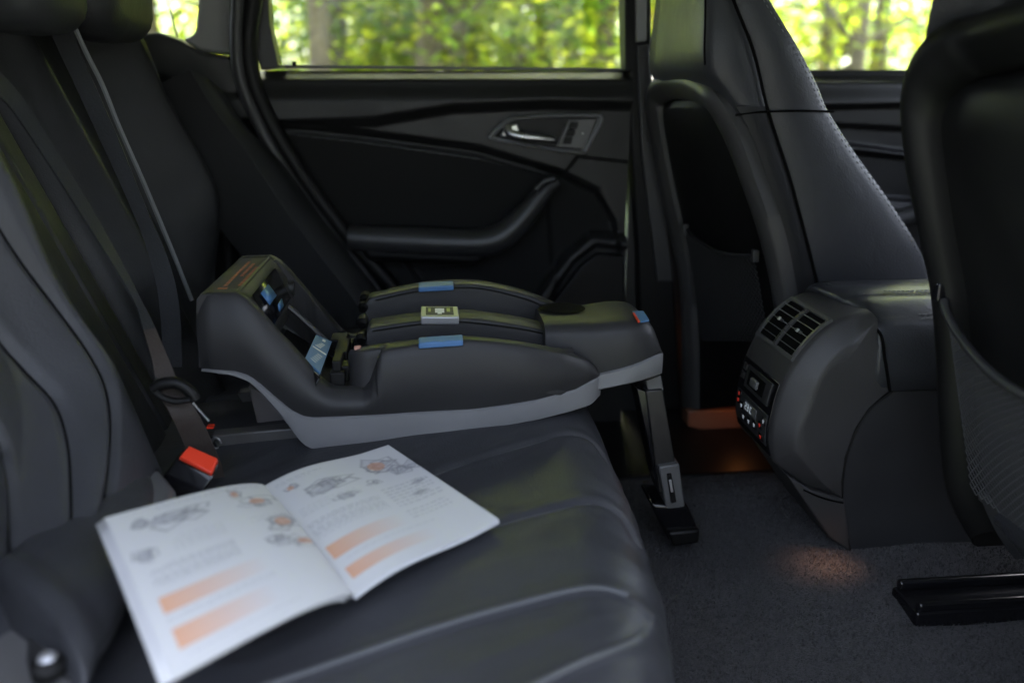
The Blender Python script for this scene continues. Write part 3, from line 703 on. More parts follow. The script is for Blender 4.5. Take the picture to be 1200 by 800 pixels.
# nose
def nose_prof(tab): return lambda x: ip(tab, x)
ntop = [(640, 384), (660, 383), (699, 383), (735, 379), (755, 379), (765, 382), (772, 392), (776, 410), (777.5, 414)]
nband = [(640, 452), (703, 439), (730, 433), (750, 427), (765, 420), (777.5, 414)]
nbot = [(640, 470), (703, 459), (750, 449), (772, 442), (777.5, 439)]
nw = [(640, .060), (690, .068), (740, .074), (762, .068), (772, .058), (777.5, .045)]
rings, bands = [], []
for x in [640, 655, 670, 685, 699, 715, 730, 745, 755, 762, 767, 770, 773, 775, 776.5, 777.5]:
    hw = ip(nw, x); Y = YC-hw-.006
    pt, pb, p0 = PY(x, ip(ntop, x), Y), PY(x, ip(nband, x), Y), PY(x, ip(nbot, x), Y)
    X = pt.x; zt, zb, z0 = pt.z, pb.z, p0.z; H_ = zt-zb; r = min(.014, H_*.5)
    half = [(hw, zb), (hw+.004, zb+H_*.35), (hw, zt-r*1.2), (hw-r*.35, zt-r*.35), (hw-r*1.3, zt), (hw*.5, zt+.001)]
    ring = [Vector((X, YC-a, b)) for a, b in half]+[Vector((X, YC+a, b)) for a, b in reversed(half)]
    rings.append(ring)
    hb2 = hw+.004
    bands.append([Vector((X, YC-hb2+.004, z0)), Vector((X, YC-hb2, z0+.003)), Vector((X, YC-hb2-.001, zb-.002)), Vector((X, YC-hb2+.003, zb)), Vector((X, YC+hb2-.003, zb)), Vector((X, YC+hb2+.001, zb-.002)), Vector((X, YC+hb2, z0+.003)), Vector((X, YC+hb2-.004, z0))])
MB().loft(rings).build('nose_cover', M['shell'], cb, angle=50)
MB().loft(bands).build('nose_skirt', M['band'], cb, angle=50)
# flat black disc painting the shade of a cup hollow on the nose
cz = rings[2][5].z
c0 = PY(658, 376, 1.25)
rim = [Vector((c0.x+.036*math.cos(a), 1.250+.034*math.sin(a), cz+.002)) for a in [2*math.pi*k/28 for k in range(28)]]
MB().add(rim, [tuple(range(28))]).build('recess_shade', M['seam'], cb)
q = [PZ(x, y, rings[7][5].z+.0015) for x, y in ((741, 364.5), (754, 364), (761, 375), (749, 376.5))]
MB().prism(q, (0, 0, -.002)).build('blue_tab', M['blue'], cb)
q = [PZ(x, y, rings[7][5].z+.0022) for x, y in ((741.5, 366), (743.5, 366), (750, 376), (747.5, 376.5))]
MB().prism(q, (0, 0, -.002)).build('red_marker', M['red'], cb)
# latch blocks between rail ends and nose
for px, py, Y, s in ((668, 397, 1.19, .010), (645, 363, 1.31, .008), (650, 357, 1.33, .006), (674, 396, 1.17, .008)):
    c = PY(px, py, Y); MB().box((c.x-s, Y-s, c.z-s*1.6), (c.x+s, Y+s, c.z+s*.5)).build('latch_block', M['black'], cb, bevel=.002)
# label on the rear bridge
zt = brp[2][1]+.0012
xa, xb = br_px(240, 346)[0], br_px(274, 346)[0]
MB().box((xa, 1.115, zt-.003), (xb, 1.335, zt)).build('top_label', M['label'], cb, bevel=.001)
lm = MB()
r2 = random.Random(3)
for row in range(3):
    y = 1.15+row*.004
    xx = xa+.012+row*.0095
    yy = 1.14
    while yy < 1.30-row*.02:
        l = r2.uniform(.006, .018)
        if row == 1 and yy < 1.20: yy += l; continue
        lm.box((xx, yy, zt), (xx+.0045, yy+l, zt+.0006)); yy += l+.004
lm.box((xa+.008, 1.122, zt), (xa+.020, 1.130, zt+.0006))
lm.build('label_print', M['orange'], cb)
MB().tube([Vector((brp[2][0]-.002, y, brp[2][1]-.002)) for y in np.linspace(1.10, 1.35, 6)], .004, 8).build('bridge_edge', M['plastic'], cb)
# blue stickers on the inside face of the bridge
q = [PY(290, 337, 1.20), PY(300, 327, 1.215), PY(302, 341, 1.215), PY(293, 357, 1.20)]
def onbridge(pts, off=.0015):
    out = []
    for (x, y, Y) in pts:
        p = PY(x, y, Y); out.append(p)
    return out
def front_patch(y0, y1, t0, t1, name, m, lift=.0015):
    # on the slanting front face of the bridge, t from top (0) to bottom (1)
    a, b = Vector((brp[3][0], 0, brp[3][1])), Vector((brp[5][0], 0, brp[5][1]))
    n = Vector((1, 0, .5)).normalized()*lift
    f = lambda Y, t: Vector(((a+(b-a)*t).x, Y, (a+(b-a)*t).z))+n*(1+6*t*(1-t))
    return MB().add([f(y0, t0), f(y1, t0), f(y1, t1), f(y0, t1)], [(0, 1, 2, 3)]).build(name, m, cb, solid=.001)
front_patch(1.125, 1.30, .06, .95, 'front_plate', M['gloss'], .003)
front_patch(1.150, 1.205, .16, .50, 'blue_sticker', M['blue'], .0045)
front_patch(1.190, 1.225, .68, .85, 'blue_sticker', M['blue'], .0045)
# release lever rim on the inner side
MB().tube(smooth_line([PY(x, y, 1.30) for x, y in ((309, 366), (318, 360), (335, 359), (348, 368), (372, 390), (385, 403))], 24), .005, 8).build('inner_rim', M['plastic'], cb)
MB().tube(smooth_line([PY(x, y, 1.34) for x, y in ((315, 306), (322, 324), (332, 336), (345, 338))], 16), .012, 10).build('inner_boss', M['plastic'], cb)
# tilted pictogram panel with housing
q = [PY(357, 421, 1.12), PY(370, 393, 1.235), PY(388.5, 401, 1.235), PY(375, 438, 1.12)]
n = (q[1]-q[0]).cross(q[2]-q[0]).normalized(); n = n if n.z > 0 else -n
o0 = Vector((0, 0, CH)); d3 = PY(375, 438, 1.12)-o0; q[3] = o0+d3*((q[0]-o0).dot(n)/d3.dot(n))
cq = sum(q, Vector())/4
big = [cq+(p-cq)*1.16 for p in q]
fx = (q[3]-q[0]).normalized()
MB().hexa([p-n*.0008 for p in big]+[p-n*.03 for p in big]).build('panel_housing', M['gloss'], cb, bevel=.003)
MB().hexa([p+n*.0014 for p in q]+[p-n*.002 for p in q]).build('pictogram_label', M['blue'], cb)
pg = MB()
def ol(u, v): return q[0].lerp(q[1], u).lerp(q[3].lerp(q[2], u), v)+n*.0022
def pq(u0, v0, u1, v1): pg.add([ol(u0, v0), ol(u1, v0), ol(u1, v1), ol(u0, v1)], [(0, 1, 2, 3)])
for u0, v0, u1, v1 in ((.50, .1, .54, .95), (.86, .45, .93, .65)): pq(u0, v0, u1, v1)
for k in range(5):
    a = .12+k*.065; pq(a, .25+.06*k, a+.02, .60+.05*k); 
for k in range(4):
    a = .60+k*.05; pq(a, .2+.08*k, a+.025, .55+.05*k)
pg.build('pictogram', M['white'], cb)
mech = MB()
a0 = PY(392, 398, 1.22)
for k, (px, py, Y, sx, sy, sz) in enumerate(((397, 425, 1.15, .006, .03, .02), (402, 410, 1.20, .009, .035, .014), (396, 440, 1.12, .010, .010, .012), (405, 432, 1.14, .006, .014, .014), (398, 398, 1.26, .012, .02, .01), (410, 402, 1.24, .006, .012, .008))):
    c = PY(px, py, Y); mech.box((c.x-sx, Y-sy, c.z-sz), (c.x+sx, Y+sy, c.z+sz*.6))
mech.build('latch_mechanism', M['black'], cb, bevel=.002)
# anchor arms, rear flap
for Y in (1.13, 1.30):
    p = [PY(x, y, 1.12) for x, y in ((247, 510), (352, 500), (352, 517), (256, 527))]
    arm_ = MB().hexa([Vector((a.x, Y-.012, a.z)) for a in p]+[Vector((a.x, Y+.012, a.z)) for a in p])  .build('anchor_arm', mat('arm_grey', (.060, .058, .056), .45, .2, 900, vary=.1), cb, bevel=.003)
    if Y == 1.13:
        c = PY(254, 518, 1.115)
        MB().tube([c+Vector((.006*math.cos(a), -.004, .008*math.sin(a))) for a in np.linspace(0, 5.2, 12)], .002, 6).build('anchor_ring', M['chrome'], arm_)
        MB().tube([PY(226, 472, 1.10), PY(245, 493, 1.10)], .0022, 8).build('release_pin', M['chrome'], arm_)
        MB().box(tuple(PY(242, 500, 1.125)), tuple(PY(252, 499, 1.135))).build('orange_marker', M['red'], arm_)
p = [PY(x, y, 1.19) for x, y in ((290, 452), (330, 470), (368, 505), (340, 508), (302, 502))]
MB().prism(p, (0, .07, 0)).build('rear_foot', mat('warm_grey_plastic', (.16, .145, .14), .55, .2, 900, vary=.1), cb, bevel=.004)
# support leg
leg = MB()
def legbox(mb, tl, tr, br, bl, y0, y1):
    a = [PY(x, y, y0) for x, y in (tl, tr, br, bl)]
    mb.hexa([a[0], a[1], a[2], a[3]]+[p+Vector((0, y1-y0, 0)) for p in a])
legbox(leg, (757, 446), (775, 440), (778, 458), (760, 461), 1.20, 1.245); leg.build('leg_collar', M['greyp'], cb, bevel=.002)
leg = MB(); legbox(leg, (757, 458), (777, 456), (797, 575), (772, 577), 1.195, 1.245); leg.build('support_leg', M['leg_black'], cb, bevel=.002)
leg = MB(); legbox(leg, (746, 455), (758, 458), (774, 580), (768, 560), 1.20, 1.25); leg.build('support_leg', M['gloss'], cb, bevel=.002)
lc = MB(); legbox(lc, (772, 547), (796, 543), (803, 594), (781, 598), 1.185, 1.25)
clip = lc.build('leg_clip', M['greyp'], cb, bevel=.003)
lc = MB(); legbox(lc, (782, 556), (787, 555), (793, 588), (787, 590), 1.181, 1.190); lc.build('clip_slot', M['black'], clip, bevel=.001)
lc = MB(); legbox(lc, (784, 563), (787, 562), (789.5, 576), (786.5, 577), 1.178, 1.186); lc.build('clip_slider', M['silver'], clip, bevel=.0008)
fz = .335
ft = [(760, 588), (766, 572), (778, 597), (806, 594), (820, 628), (817, 639), (790, 642), (777, 632)]
p = [PY(x, y, 1.185) for x, y in ft]
MB().hexa([PY(762, 590, 1.185), PY(806, 592, 1.185), PY(822, 628, 1.185), PY(784, 634, 1.185)]+[PY(x, y, 1.185)+Vector((0, .075, 0)) for x, y in ((762, 590), (806, 592), (822, 628), (784, 634))]).build('leg_foot', M['gloss'], cb, bevel=.006)
MB().hexa([PY(x, y, 1.175) for x, y in ((783, 624), (821, 620), (820, 636), (789, 641))]+[PY(x, y, 1.175)+Vector((0, .09, 0)) for x, y in ((783, 624), (821, 620), (820, 636), (789, 641))]).build('foot_pad', M['black'], cb, bevel=.005)

# ================================================================== BOOKLET
bkl = thing('booklet', 'open white instruction booklet with grey drawings and orange arrows on the seat', 'booklet', tuple(PZ(330, 640, .60)))
TL, BL = PZ(123, 606, .680), PZ(203, 795, .660)
TM, BM = PZ(310, 569, .618), PZ(415, 697, .618)
TR, BR = PZ(455, 521, .616), PZ(585, 608, .622)
def page(side, u, v, lift=0):
    # u from the spine outward, v from top to bottom
    a = TM.lerp(BM, v); b = (TR.lerp(BR, v) if side else TL.lerp(BL, v))
    p = a.lerp(b, u)
    if side: p.z += .010*math.sin(math.pi*min(1, u*1.3))*(1-u)
    else: p.z += .009*math.sin(math.pi*u**.6)*(1-.2*u)+.004*math.sin(v*math.pi)
    p.z += lift
    return p
def raster(side, nu, nv):
    img = np.ones((nv, nu, 3))*np.array([.56, .56, .565])
    U, Vv = np.meshgrid(np.linspace(0, 1, nu), np.linspace(0, 1, nv))
    r = np.random.default_rng(5+side)
    def ink(mask, c, a=1.0):
        img[:] = img*(1-(mask*a)[..., None])+np.array(c)*(mask*a)[..., None]
    def text(u0, u1, v0, v1, dv=.018, a=.28):
        a *= .95
        v = v0
        while v < v1:
            uu = u0; end = u1-(r.random() < .3)*r.random()*.3*(u1-u0)
            while uu < end:
                wl = r.uniform(.015, .05)
                m = (U > uu) & (U < min(uu+wl, end)) & (Vv > v) & (Vv < v+dv*.42)
                ink(m.astype(float), (.22, .22, .25), a); uu += wl+.012
            v += dv
    def sketch(cu, cv, w, h, dark=.6, warm=False):
        for k in range(9):
            a, b = r.uniform(-.5, .5, 2); aa, bb = r.uniform(.2, .55, 2); ph = r.uniform(0, 3.14)
            x = (U-cu-a*w*.6)/(w*aa*.7); y = (Vv-cv-b*h*.6)/(h*bb*.7)
            xr = x*np.cos(ph)+y*np.sin(ph); yr = -x*np.sin(ph)+y*np.cos(ph)
            d = np.abs(np.maximum(np.abs(xr), np.abs(yr)*1.3)-1)
            ink(np.clip(1-d/.24, 0, 1), (.18, .18, .20), .6)
            if k % 3 == 0: ink((np.maximum(np.abs(xr), np.abs(yr)*1.3) < 1).astype(float), (.42, .42, .45), dark)
        if warm: ink((np.hypot((U-cu)/(w*.25), (Vv-cv)/(h*.3)) < 1).astype(float), (.65, .28, .12), .5)
    def arrow(ustart, uend, v0, v1, slope=0):
        # solid orange at the outer end, fading inward
        lo_, hi_ = min(ustart, uend), max(ustart, uend)
        t = (U-uend)/(ustart-uend); m = (t > 0) & (t < 1) & (Vv > v0) & (Vv < v1)
        ink(np.where(m, np.clip(t, 0, 1)**1.0, 0), (.62, .30, .16), .85)
    if side == 0:   # u=1 is the outer (left) edge, text reads from high u to low u
        text(.06, .93, .025, .05); 
        sketch(.84, .14, .10, .10); sketch(.62, .16, .36, .12); sketch(.90, .36, .12, .09, .6)
        text(.45, .75, .30, .40); sketch(.27, .10, .10, .10, .4, True); sketch(.16, .20, .22, .10, .4, True)
        text(.05, .30, .34, .38); sketch(.10, .42, .22, .12, .3, True); sketch(.22, .56, .14, .08); sketch(.05, .60, .22, .08, .35, True)
        text(.45, .92, .46, .58, .014, .55)
        arrow(.93, .35, .63, .72); text(.35, .93, .745, .765); arrow(.93, .40, .80, .90); text(.3, .9, .93, .945, a=.3)
    else:
        text(.05, .40, .05, .08); sketch(.12, .13, .10, .06, .3, True); sketch(.35, .22, .30, .12); sketch(.75, .18, .26, .16, .4, True)
        text(.06, .50, .33, .40); sketch(.38, .38, .16, .07); sketch(.62, .33, .10, .05); sketch(.92, .28, .24, .10)
        text(.60, .95, .42, .62, .03, .35); text(.04, .55, .46, .60, .014, .5)
        arrow(.04, .55, .66, .76); text(.1, .7, .79, .80); arrow(.05, .62, .84, .92); text(.6, .9, .66, .74, .03, .3)
        sketch(.88, .45, .12, .04); sketch(.80, .55, .12, .04)
    return img
pm = attr_mat('printed_paper', .55)
for side in (0, 1):
    nu, nv = 240, 300
    V = np.array([page(side, i/(nu-1), j/(nv-1)) for j in range(nv) for i in range(nu)])
    i, j = np.meshgrid(np.arange(nu-1), np.arange(nv-1)); a = (j*nu+i).ravel(); Fc = np.stack([a, a+1, a+nu+1, a+nu], -1)
    o = build_np('printed_page', V, Fc, pm, bkl)
    img = raster(side, nu, nv); ca = o.data.color_attributes.new('ink', 'FLOAT_COLOR', 'POINT')
    ca.data.foreach_set('color', np.concatenate([img.reshape(-1, 3), np.ones((nu*nv, 1))], 1).astype(np.float32).ravel())
    # stack of leaves beneath
    paper = M.setdefault('paper', mat('paper', (.56, .56, .565), .6, .2, 200, vary=.04))
    for k in range(1, 4 if side == 0 else 3):
        V, Fc2 = grid(lambda u, v: page(side, u*(1-.0), v, -.0022*k)+Vector((-.0030*k if side == 0 else .0003*k, 0, 0)), 30, 8)
        build('page_leaf', V, Fc2, paper, bkl, solid=.0011)

# ================================================================== CENTRE CONSOLE
con = thing('centre_console', 'dark centre console rear end with air vents, controls and leather armrest', 'console', (.75, 1.21, .36))
pr = [PY(x, y, 1.29) for x, y in ((968, 338), (950, 341), (928, 350), (908, 366), (888, 391), (874, 420), (866, 450), (863, 476), (867, 499))]
face_pts = smooth_line([Vector((p.x, 0, p.z)) for p in pr], 40)
arc_pts = [PY(x, y, 1.118) for x, y in ((950, 580), (968, 584), (987, 588), (986, 565), (990, 535), (1002, 502), (1018, 478), (1041, 458), (1036, 425), (1032, 392))]
prof = [(p.x, p.z) for p in face_pts]+[(p.x, p.z) for p in arc_pts]
wts = [min(1, .15+i_*.17) for i_ in range(len(face_pts))]+[.9, .55, .2, 0, 0, 0, 0, 0, 0, .25]
c0_ = PY(962, 480, 1.118)
def inset(d):
    out = []
    for (x, z), w_ in zip(prof, wts):
        vx, vz = c0_.x+.02-x, c0_.z-z; L = math.hypot(vx, vz); out.append((x+vx/L*d*w_, z+vz/L*d*w_))
    return out
rings = []
for Y, d in ((1.325, .05), (1.318, .025), (1.308, .010), (1.298, .002), (1.285, 0), (1.20, 0), (1.150, 0), (1.144, .0015), (1.139, .006), (1.124, .028), (1.1205, .034), (1.1185, .040)):
    rings.append([Vector((x, Y, z)) for x, z in inset(d)])
ctr = (c0_.x, c0_.z)
for k_ in (.7, .35, .01): rings.append([Vector((ctr[0]+(p.x-ctr[0])*k_, 1.1183, ctr[1]+(p.z-ctr[1])*k_)) for p in rings[11]])
MB().loft(rings).build('rear_pod', M['plastic_pod'], con, angle=60)
# side panel and toe panel
MB().prism([PY(x, y, 1.125) for x, y in ((1036, 452), (1008, 472), (990, 498), (978, 530), (975, 560), (982, 600), (996, 646), (1330, 640), (1330, 440))], (0, .18, 0)).build('side_panel', M['plastic'], con, bevel=.004)
MB().tube(smooth_line([PY(x, y, 1.123) for x, y in ((1046, 458), (1022, 476), (1005, 500), (992, 533), (987, 565), (987, 600), (996, 646))], 40), .0022, 8).build('panel_seam', M['black'], con)
MB().prism([PY(x, y, 1.1205) for x, y in ((922, 556), (950, 574), (990, 584), (997, 646), (972, 630))], (0, .16, 0)).build('toe_panel', M['plastic_pod'], con, bevel=.003)
MB().prism([PY(x, y, 1.16) for x, y in ((922, 500), (1000, 520), (1010, 640), (955, 600))], (0, .12, 0)).build('toe_core', M['plastic_pod'], con, bevel=.003)
MB().tube(smooth_line([PY(x, y, 1.1185) for x, y in ((942, 574), (966, 584), (988, 589))], 10), .0014, 6).build('panel_seam', M['seam'], con)
MB().box((.645, 1.127, .40), (1.40, 1.31, .66)).build('console_core', M['black'], con)
# armrest
sec = [(1.315, .60), (1.315, .740), (1.308, .752), (1.29, .758), (1.24, .760), (1.205, .758), (1.200, .7555), (1.194, .758), (1.17, .755), (1.145, .745), (1.137, .738), (1.132, .7385), (1.123, .728), (1.117, .705), (1.115, .665), (1.118, .635), (1.124, .628), (1.15, .626)]
rings = []
for X_, s in ((.607, .80), (.612, .90), (.622, .97), (.640, 1), (.80, 1.0), (1.0, 1.0), (1.35, 1.0)):
    row = []
    for y, z in sec:
        yy = 1.215+(y-1.215)*(.90+.10*s); zz = .70+(z-.70)*s
        xo = X_+ max(0, (1.26-y)/.145)**1.2*.030
        row.append(Vector((xo, yy, zz)))
    rings.append(row)
MB().loft(rings).build('armrest', mat('armrest_leather', (.022, .023, .026), .36, .25, 420, 'leather', vary=.15, dist=.001), con, angle=70)
MB().tube(smooth_line([PY(947, 348, 1.305), PY(975, 359, 1.25), PY(1008, 376, 1.17), PY(1031, 390, 1.117), PY(1037, 420, 1.113), PY(1043, 458, 1.114)], 30), .0022, 8).build('lid_gap_shadow', M['seam'], con)  # dark tube stands in for the shadow under the lid's edge
MB().tube([(.655, 1.2, .7562), (.70, 1.2, .7562), (1.0, 1.2, .7562), (1.33, 1.2, .7562)], .0014, 6).build('lid_seam', M['seam'], con)
stm = MB()
for yy, zz, x0 in ((1.208, .7592, .65), (1.190, .7582, .66), (1.139, .7405, .668), (1.129, .7365, .668)):
    stitches(stm, [(x0+.03, yy, zz), (.8, yy, zz), (1.0, yy, zz)], lift=(0, 0, .0004))
stitches(stm, [(.655, 1.20, .757), (.635, 1.235, .757), (.628, 1.28, .757)], lift=(0, 0, .0004))
stm.build('stitching', M['thread'], con)
# face frame for vents and controls: rows along the profile
N_ = 34
pl = face_pts
al = [0]
for a, b in zip(pl[:-1], pl[1:]): al.append(al[-1]+(b-a).length)
def face(y, s, lift=0):
    "point on the pod's rear face: s metres along the profile from its top"
    s = max(0, min(al[-1]-1e-4, s)); i = max(k for k in range(len(al)) if al[k] <= s); i = min(i, len(pl)-2)
    t = (s-al[i])/(al[i+1]-al[i]); p = pl[i].lerp(pl[i+1], t); d = (pl[i+1]-pl[i]).normalized(); n = Vector((-abs(d.z) if True else 0, 0, 0))
    n = Vector((d.z, 0, -d.x)); n = n if n.x < 0 or (abs(n.x) < .1 and n.z > 0) else -n
    return Vector((p.x, y, p.z))+n*lift
def s_at(px, py):
    p = PY(px, py, 1.29); return al[min(range(len(pl)), key=lambda k: (pl[k].x-p.x)**2+(pl[k].z-p.z)**2)]
def fpatch(mb, y0, y1, s0, s1, l0, l1, ns=5):
    rings = []
    for k in range(ns+1):
        s = s0+(s1-s0)*k/ns; rings.append([face(y0, s, l0), face(y1, s, l0), face(y1, s, l1), face(y0, s, l1)])
    mb.loft(rings)
sv0, sv1 = s_at(930, 356)-.002, s_at(887, 394)+.002
ya, yb = 1.148, 1.290
m_ = MB(); w_ = .006
fpatch(m_, ya, yb, sv0, sv0+w_, -.002, .004); fpatch(m_, ya, yb, sv1-w_, sv1, -.002, .004)
fpatch(m_, ya, ya+w_, sv0, sv1, -.002, .004); fpatch(m_, yb-w_, yb, sv0, sv1, -.002, .004)
m_.build('vent_bezel', mat('bezel_edge', (.055, .055, .056), .4, .2, 900, vary=.1), con, bevel=.0016)
m_ = MB(); fpatch(m_, ya+.003, yb-.003, sv0+.003, sv1-.003, -.001, .0006); m_.build('vent_cavity', M['seam'], con)
ym = (ya+yb)/2
m_ = MB(); fpatch(m_, ym-.004, ym+.004, sv0+w_*.7, sv1-w_*.7, 0, .0050, 10)
dvd = m_.build('vent_divider', M['plastic_pod'], con, bevel=.0008)
for k in range(7):
    ss = sv0+w_+(sv1-sv0-2*w_)*(k+.5)/7
    m_ = MB(); fpatch(m_, ym-.003, ym+.003, ss-.0008, ss+.0008, .0048, .0056, 1); m_.build('grip_rib', M['black'], dvd)
for hi, half in enumerate(((ya+w_, ym-.004), (ym+.004, yb-w_))):
    for k in range(5):
        ss = sv0+w_+(sv1-sv0-2*w_)*(k+.7)/5.4
        m_ = MB(); fpatch(m_, half[0], half[1], ss-.0005, ss+.0005, 0, .0032, 1)
        m_.build('vent_slat', M['silver' if False else 'greyp'], con)
    y = sum(half)/2; sm = (sv0+sv1)/2
    m_ = MB(); fpatch(m_, y-.011, y+.011, sm-.0022, sm+.0022, .0025, .0050, 2); kn = m_.build('vent_knob', M['plastic_pod'], con, bevel=.001)
    m_ = MB(); fpatch(m_, y-.003, y+.003, sm-.003, sm+.003, .0048, .0066, 2); m_.build('knob_tab', M['silver'], kn, bevel=.0008)
# control panel below
sp0, sp1 = s_at(876, 412)+.004, s_at(865, 488)
m_ = MB(); fpatch(m_, 1.150, 1.290, sp0, sp1+.012, -.001, .0022, 10); m_.build('control_panel', M['gloss'], con, bevel=.001)
h_ = sp1-sp0
m_ = MB(); fpatch(m_, 1.165, 1.262, sp0+h_*.06, sp0+h_*.40, .0018, .0045, 4); m_.build('display_frame', M['plastic'], con, bevel=.001)
m_ = MB(); fpatch(m_, 1.185, 1.250, sp0+h_*.12, sp0+h_*.34, .004, .0052, 3); m_.build('display', M['seam'], con)
m_ = MB(); fpatch(m_, 1.205, 1.232, sp0+h_*.17, sp0+h_*.30, .004, .010, 3); m_.build('thumb_wheel', M['greyp'], con, bevel=.003)
for k in range(2):
    m_ = MB(); fpatch(m_, 1.268, 1.282, sp0+h_*(.08+.14*k), sp0+h_*(.18+.14*k), .0018, .004, 2); m_.build('button', M['plastic'], con, bevel=.0008)
m_ = MB(); fpatch(m_, 1.156, 1.284, sp0+h_*.50, sp0+h_*.97, .0018, .0036, 5); m_.build('climate_panel', M['plastic'], con, bevel=.001)
m_ = MB(); fpatch(m_, 1.195, 1.245, sp0+h_*.57, sp0+h_*.72, .0032, .0046, 3); m_.build('climate_display', M['greyp'], con, bevel=.0006)
def digit(mb, segs, y0, s0, w, h):
    t = .0009   # strokes of a 7-segment figure; y decreases toward the right of the reader
    for sname in segs:
        a = {'a': (0, 0, 1, 0), 'g': (0, .5, 1, .5), 'd': (0, 1, 1, 1), 'f': (0, 0, 0, .5), 'b': (1, 0, 1, .5), 'e': (0, .5, 0, 1), 'c': (1, .5, 1, 1)}[sname]
        Y0, Y1 = y0-w*a[0], y0-w*a[2]; S0, S1 = s0+h*a[1], s0+h*a[3]
        fpatch(mb, min(Y0, Y1)-t/2, max(Y0, Y1)+t/2, S0-t/2, S1+t/2, .0044, .0051, 1)
m_ = MB(); y_ = 1.240
for dch in ('abged', 'abgcd'): digit(m_, dch, y_, sp0+h_*.60, .005, h_*.09); y_ -= .0085
digit(m_, 'adef', y_-.004, sp0+h_*.60, .005, h_*.09); 
m_.build('climate_digits', M['lit_white'], con)
for (yy, ss, mm) in ((1.272, .56, 'lit_red'), (1.272, .66, 'lit_red'), (1.256, .70, 'lit_white'), (1.245, .84, 'lit_white'), (1.222, .83, 'lit_white'), (1.198, .80, 'lit_white'), (1.176, .72, 'lit_red'), (1.172, .88, 'lit_red'), (1.164, .62, 'lit_white')):
    m_ = MB(); fpatch(m_, yy-.007, yy+.007, sp0+h_*(ss-.055), sp0+h_*(ss+.055), .003, .0048, 2); b_ = m_.build('button', M['gloss'], con, bevel=.001)
    m_ = MB(); fpatch(m_, yy-.0028, yy+.0028, sp0+h_*(ss-.02), sp0+h_*(ss+.004), .0047, .0052, 1); fpatch(m_, yy-.0015, yy+.0015, sp0+h_*(ss+.012), sp0+h_*(ss+.026), .0047, .0052, 1)
    m_.build('button_symbol', M[mm], b_)

# ================================================================== FRONT SEATS
def net(name, fn, nu, nv, par, m, th=.0011):
    V, E = [], []
    for j in range(nv+1):
        for i in range(nu+1): V.append(fn((i+.5*(j % 2))/(nu+.5), j/nv))
    F_ = []
    for j in range(0, nv-1):
        for i in range(nu):
            # diamonds: bottom, right, top, left
            if j+2 <= nv:
                o_ = j % 2
                b, t = j*(nu+1)+i, (j+2)*(nu+1)+i
                l = (j+1)*(nu+1)+i-(0 if o_ else 1)+0; r = l+1
                if o_ == 0 and i == 0: continue
                if r % (nu+1) == 0 or r >= (j+2)*(nu+1): continue
                F_.append((b, r, t, l))
    l_ = wloc(par)
    me = bpy.data.meshes.new(name); me.from_pydata([tuple(Vector(v)-l_) for v in V], [], F_); me.validate(); me.update()
    o = link(name, me, m, par); wf = o.modifiers.new('wire', 'WIREFRAME'); wf.thickness = th*2; wf.use_replace = True
    return o
fs = thing('front_seat', 'far front seat seen side on, leather bolster with pale stitching', 'car seat', (.65, 1.56, .33), 'front seats')
def zline(tab, Y):   # pixel polyline on plane Y -> function X(z)
    P = smooth_line([PY(x, y, Y) for x, y in tab], 60); P.sort(key=lambda p: p.z)
    zs, xs_ = [p.z for p in P], [p.x for p in P]
    return lambda z: float(np.interp(z, zs, xs_))
frontX = zline([(885, -60), (912, 0), (945, 60), (965, 100), (978, 130), (1010, 180), (1050, 235), (1085, 290), (1098, 325), (1108, 380), (1112, 460), (1110, 560)], 1.35)
rearX = zline([(826, -60), (824, 0), (821, 79), (842, 112), (867, 154), (887, 208), (908, 271), (921, 333), (932, 400), (945, 480), (950, 560)], 1.37)
seam2X = zline([(848, -60), (862, 0), (883, 62), (900, 131), (925, 208), (942, 270), (958, 333), (975, 400), (985, 480)], 1.355)
zs = list(np.linspace(.46, 1.30, 56))
rings = []
for z in zs:
    xr, xfz, xsm = rearX(z), frontX(z), seam2X(z)
    top = sstep(1.10, 1.30, z); yo = 1.75-.06*top; yi = 1.355+.03*top
    pinch = -.006*math.exp(-((z-1.030)/.006)**2)
    L = xfz-xr
    r = []
    # rear face from outer to inner, then inner side to the front, front, outer side
    for t, dx in ((0, .05), (.02, .02), (.08, .004), (.25, 0), (.5, 0), (.75, 0), (.92, .003)):
        r.append((xr+dx+.004, yo+(yi-yo)*t))
    r.append((xr+.012, yi+.012)); r.append((xr+.022, yi+.005))
    for t in (.15, .30): r.append((xr+.022+(xsm-xr-.022)*t/.3*.96, yi+.003+abs(0)))
    r.append((xsm, yi+.0045))
    for t, b in ((.06, .001), (.2, -.004), (.4, -.007), (.6, -.007), (.8, -.003), (.92, .004), (.98, .014), (1.0, .028)):
        r.append((xsm+(xfz-xsm)*t, yi+b-pinch*.6))
    for t in (.06, .12, .2): r.append((xfz-.10*sstep(0, .2, t)*min(1, L/.3), yi+.03+(yo-yi)*t))
    for t in (.8, .9): r.append((xfz-.10*min(1, L/.3)+.1*sstep(.8, 1, t)*min(1, L/.3), yi+(yo-yi)*t))
    r.append((xfz, yo-.02)); r.append((xfz-.03, yo)); r.append((xr+.10, yo+.002))
    rings.append([Vector((x, y, z)) for x, y in r])
MB().loft(rings).build('seat_body', M['leather'], fs, angle=60)
rings = []
for z in np.linspace(.50, 1.028, 36):
    xr, xsm = rearX(z)+.012, seam2X(z)-.002; rings.append([Vector((xr+(xsm-xr)*k/6, 1.3545-.0015*math.sin(math.pi*k/6), z)) for k in range(7)])
MB().loft(rings, False, False).build('side_insert', mat('insert_leather', (.008, .008, .009), .45, .2, 420, 'leather', vary=.1, dist=.001, spec=.35), fs)
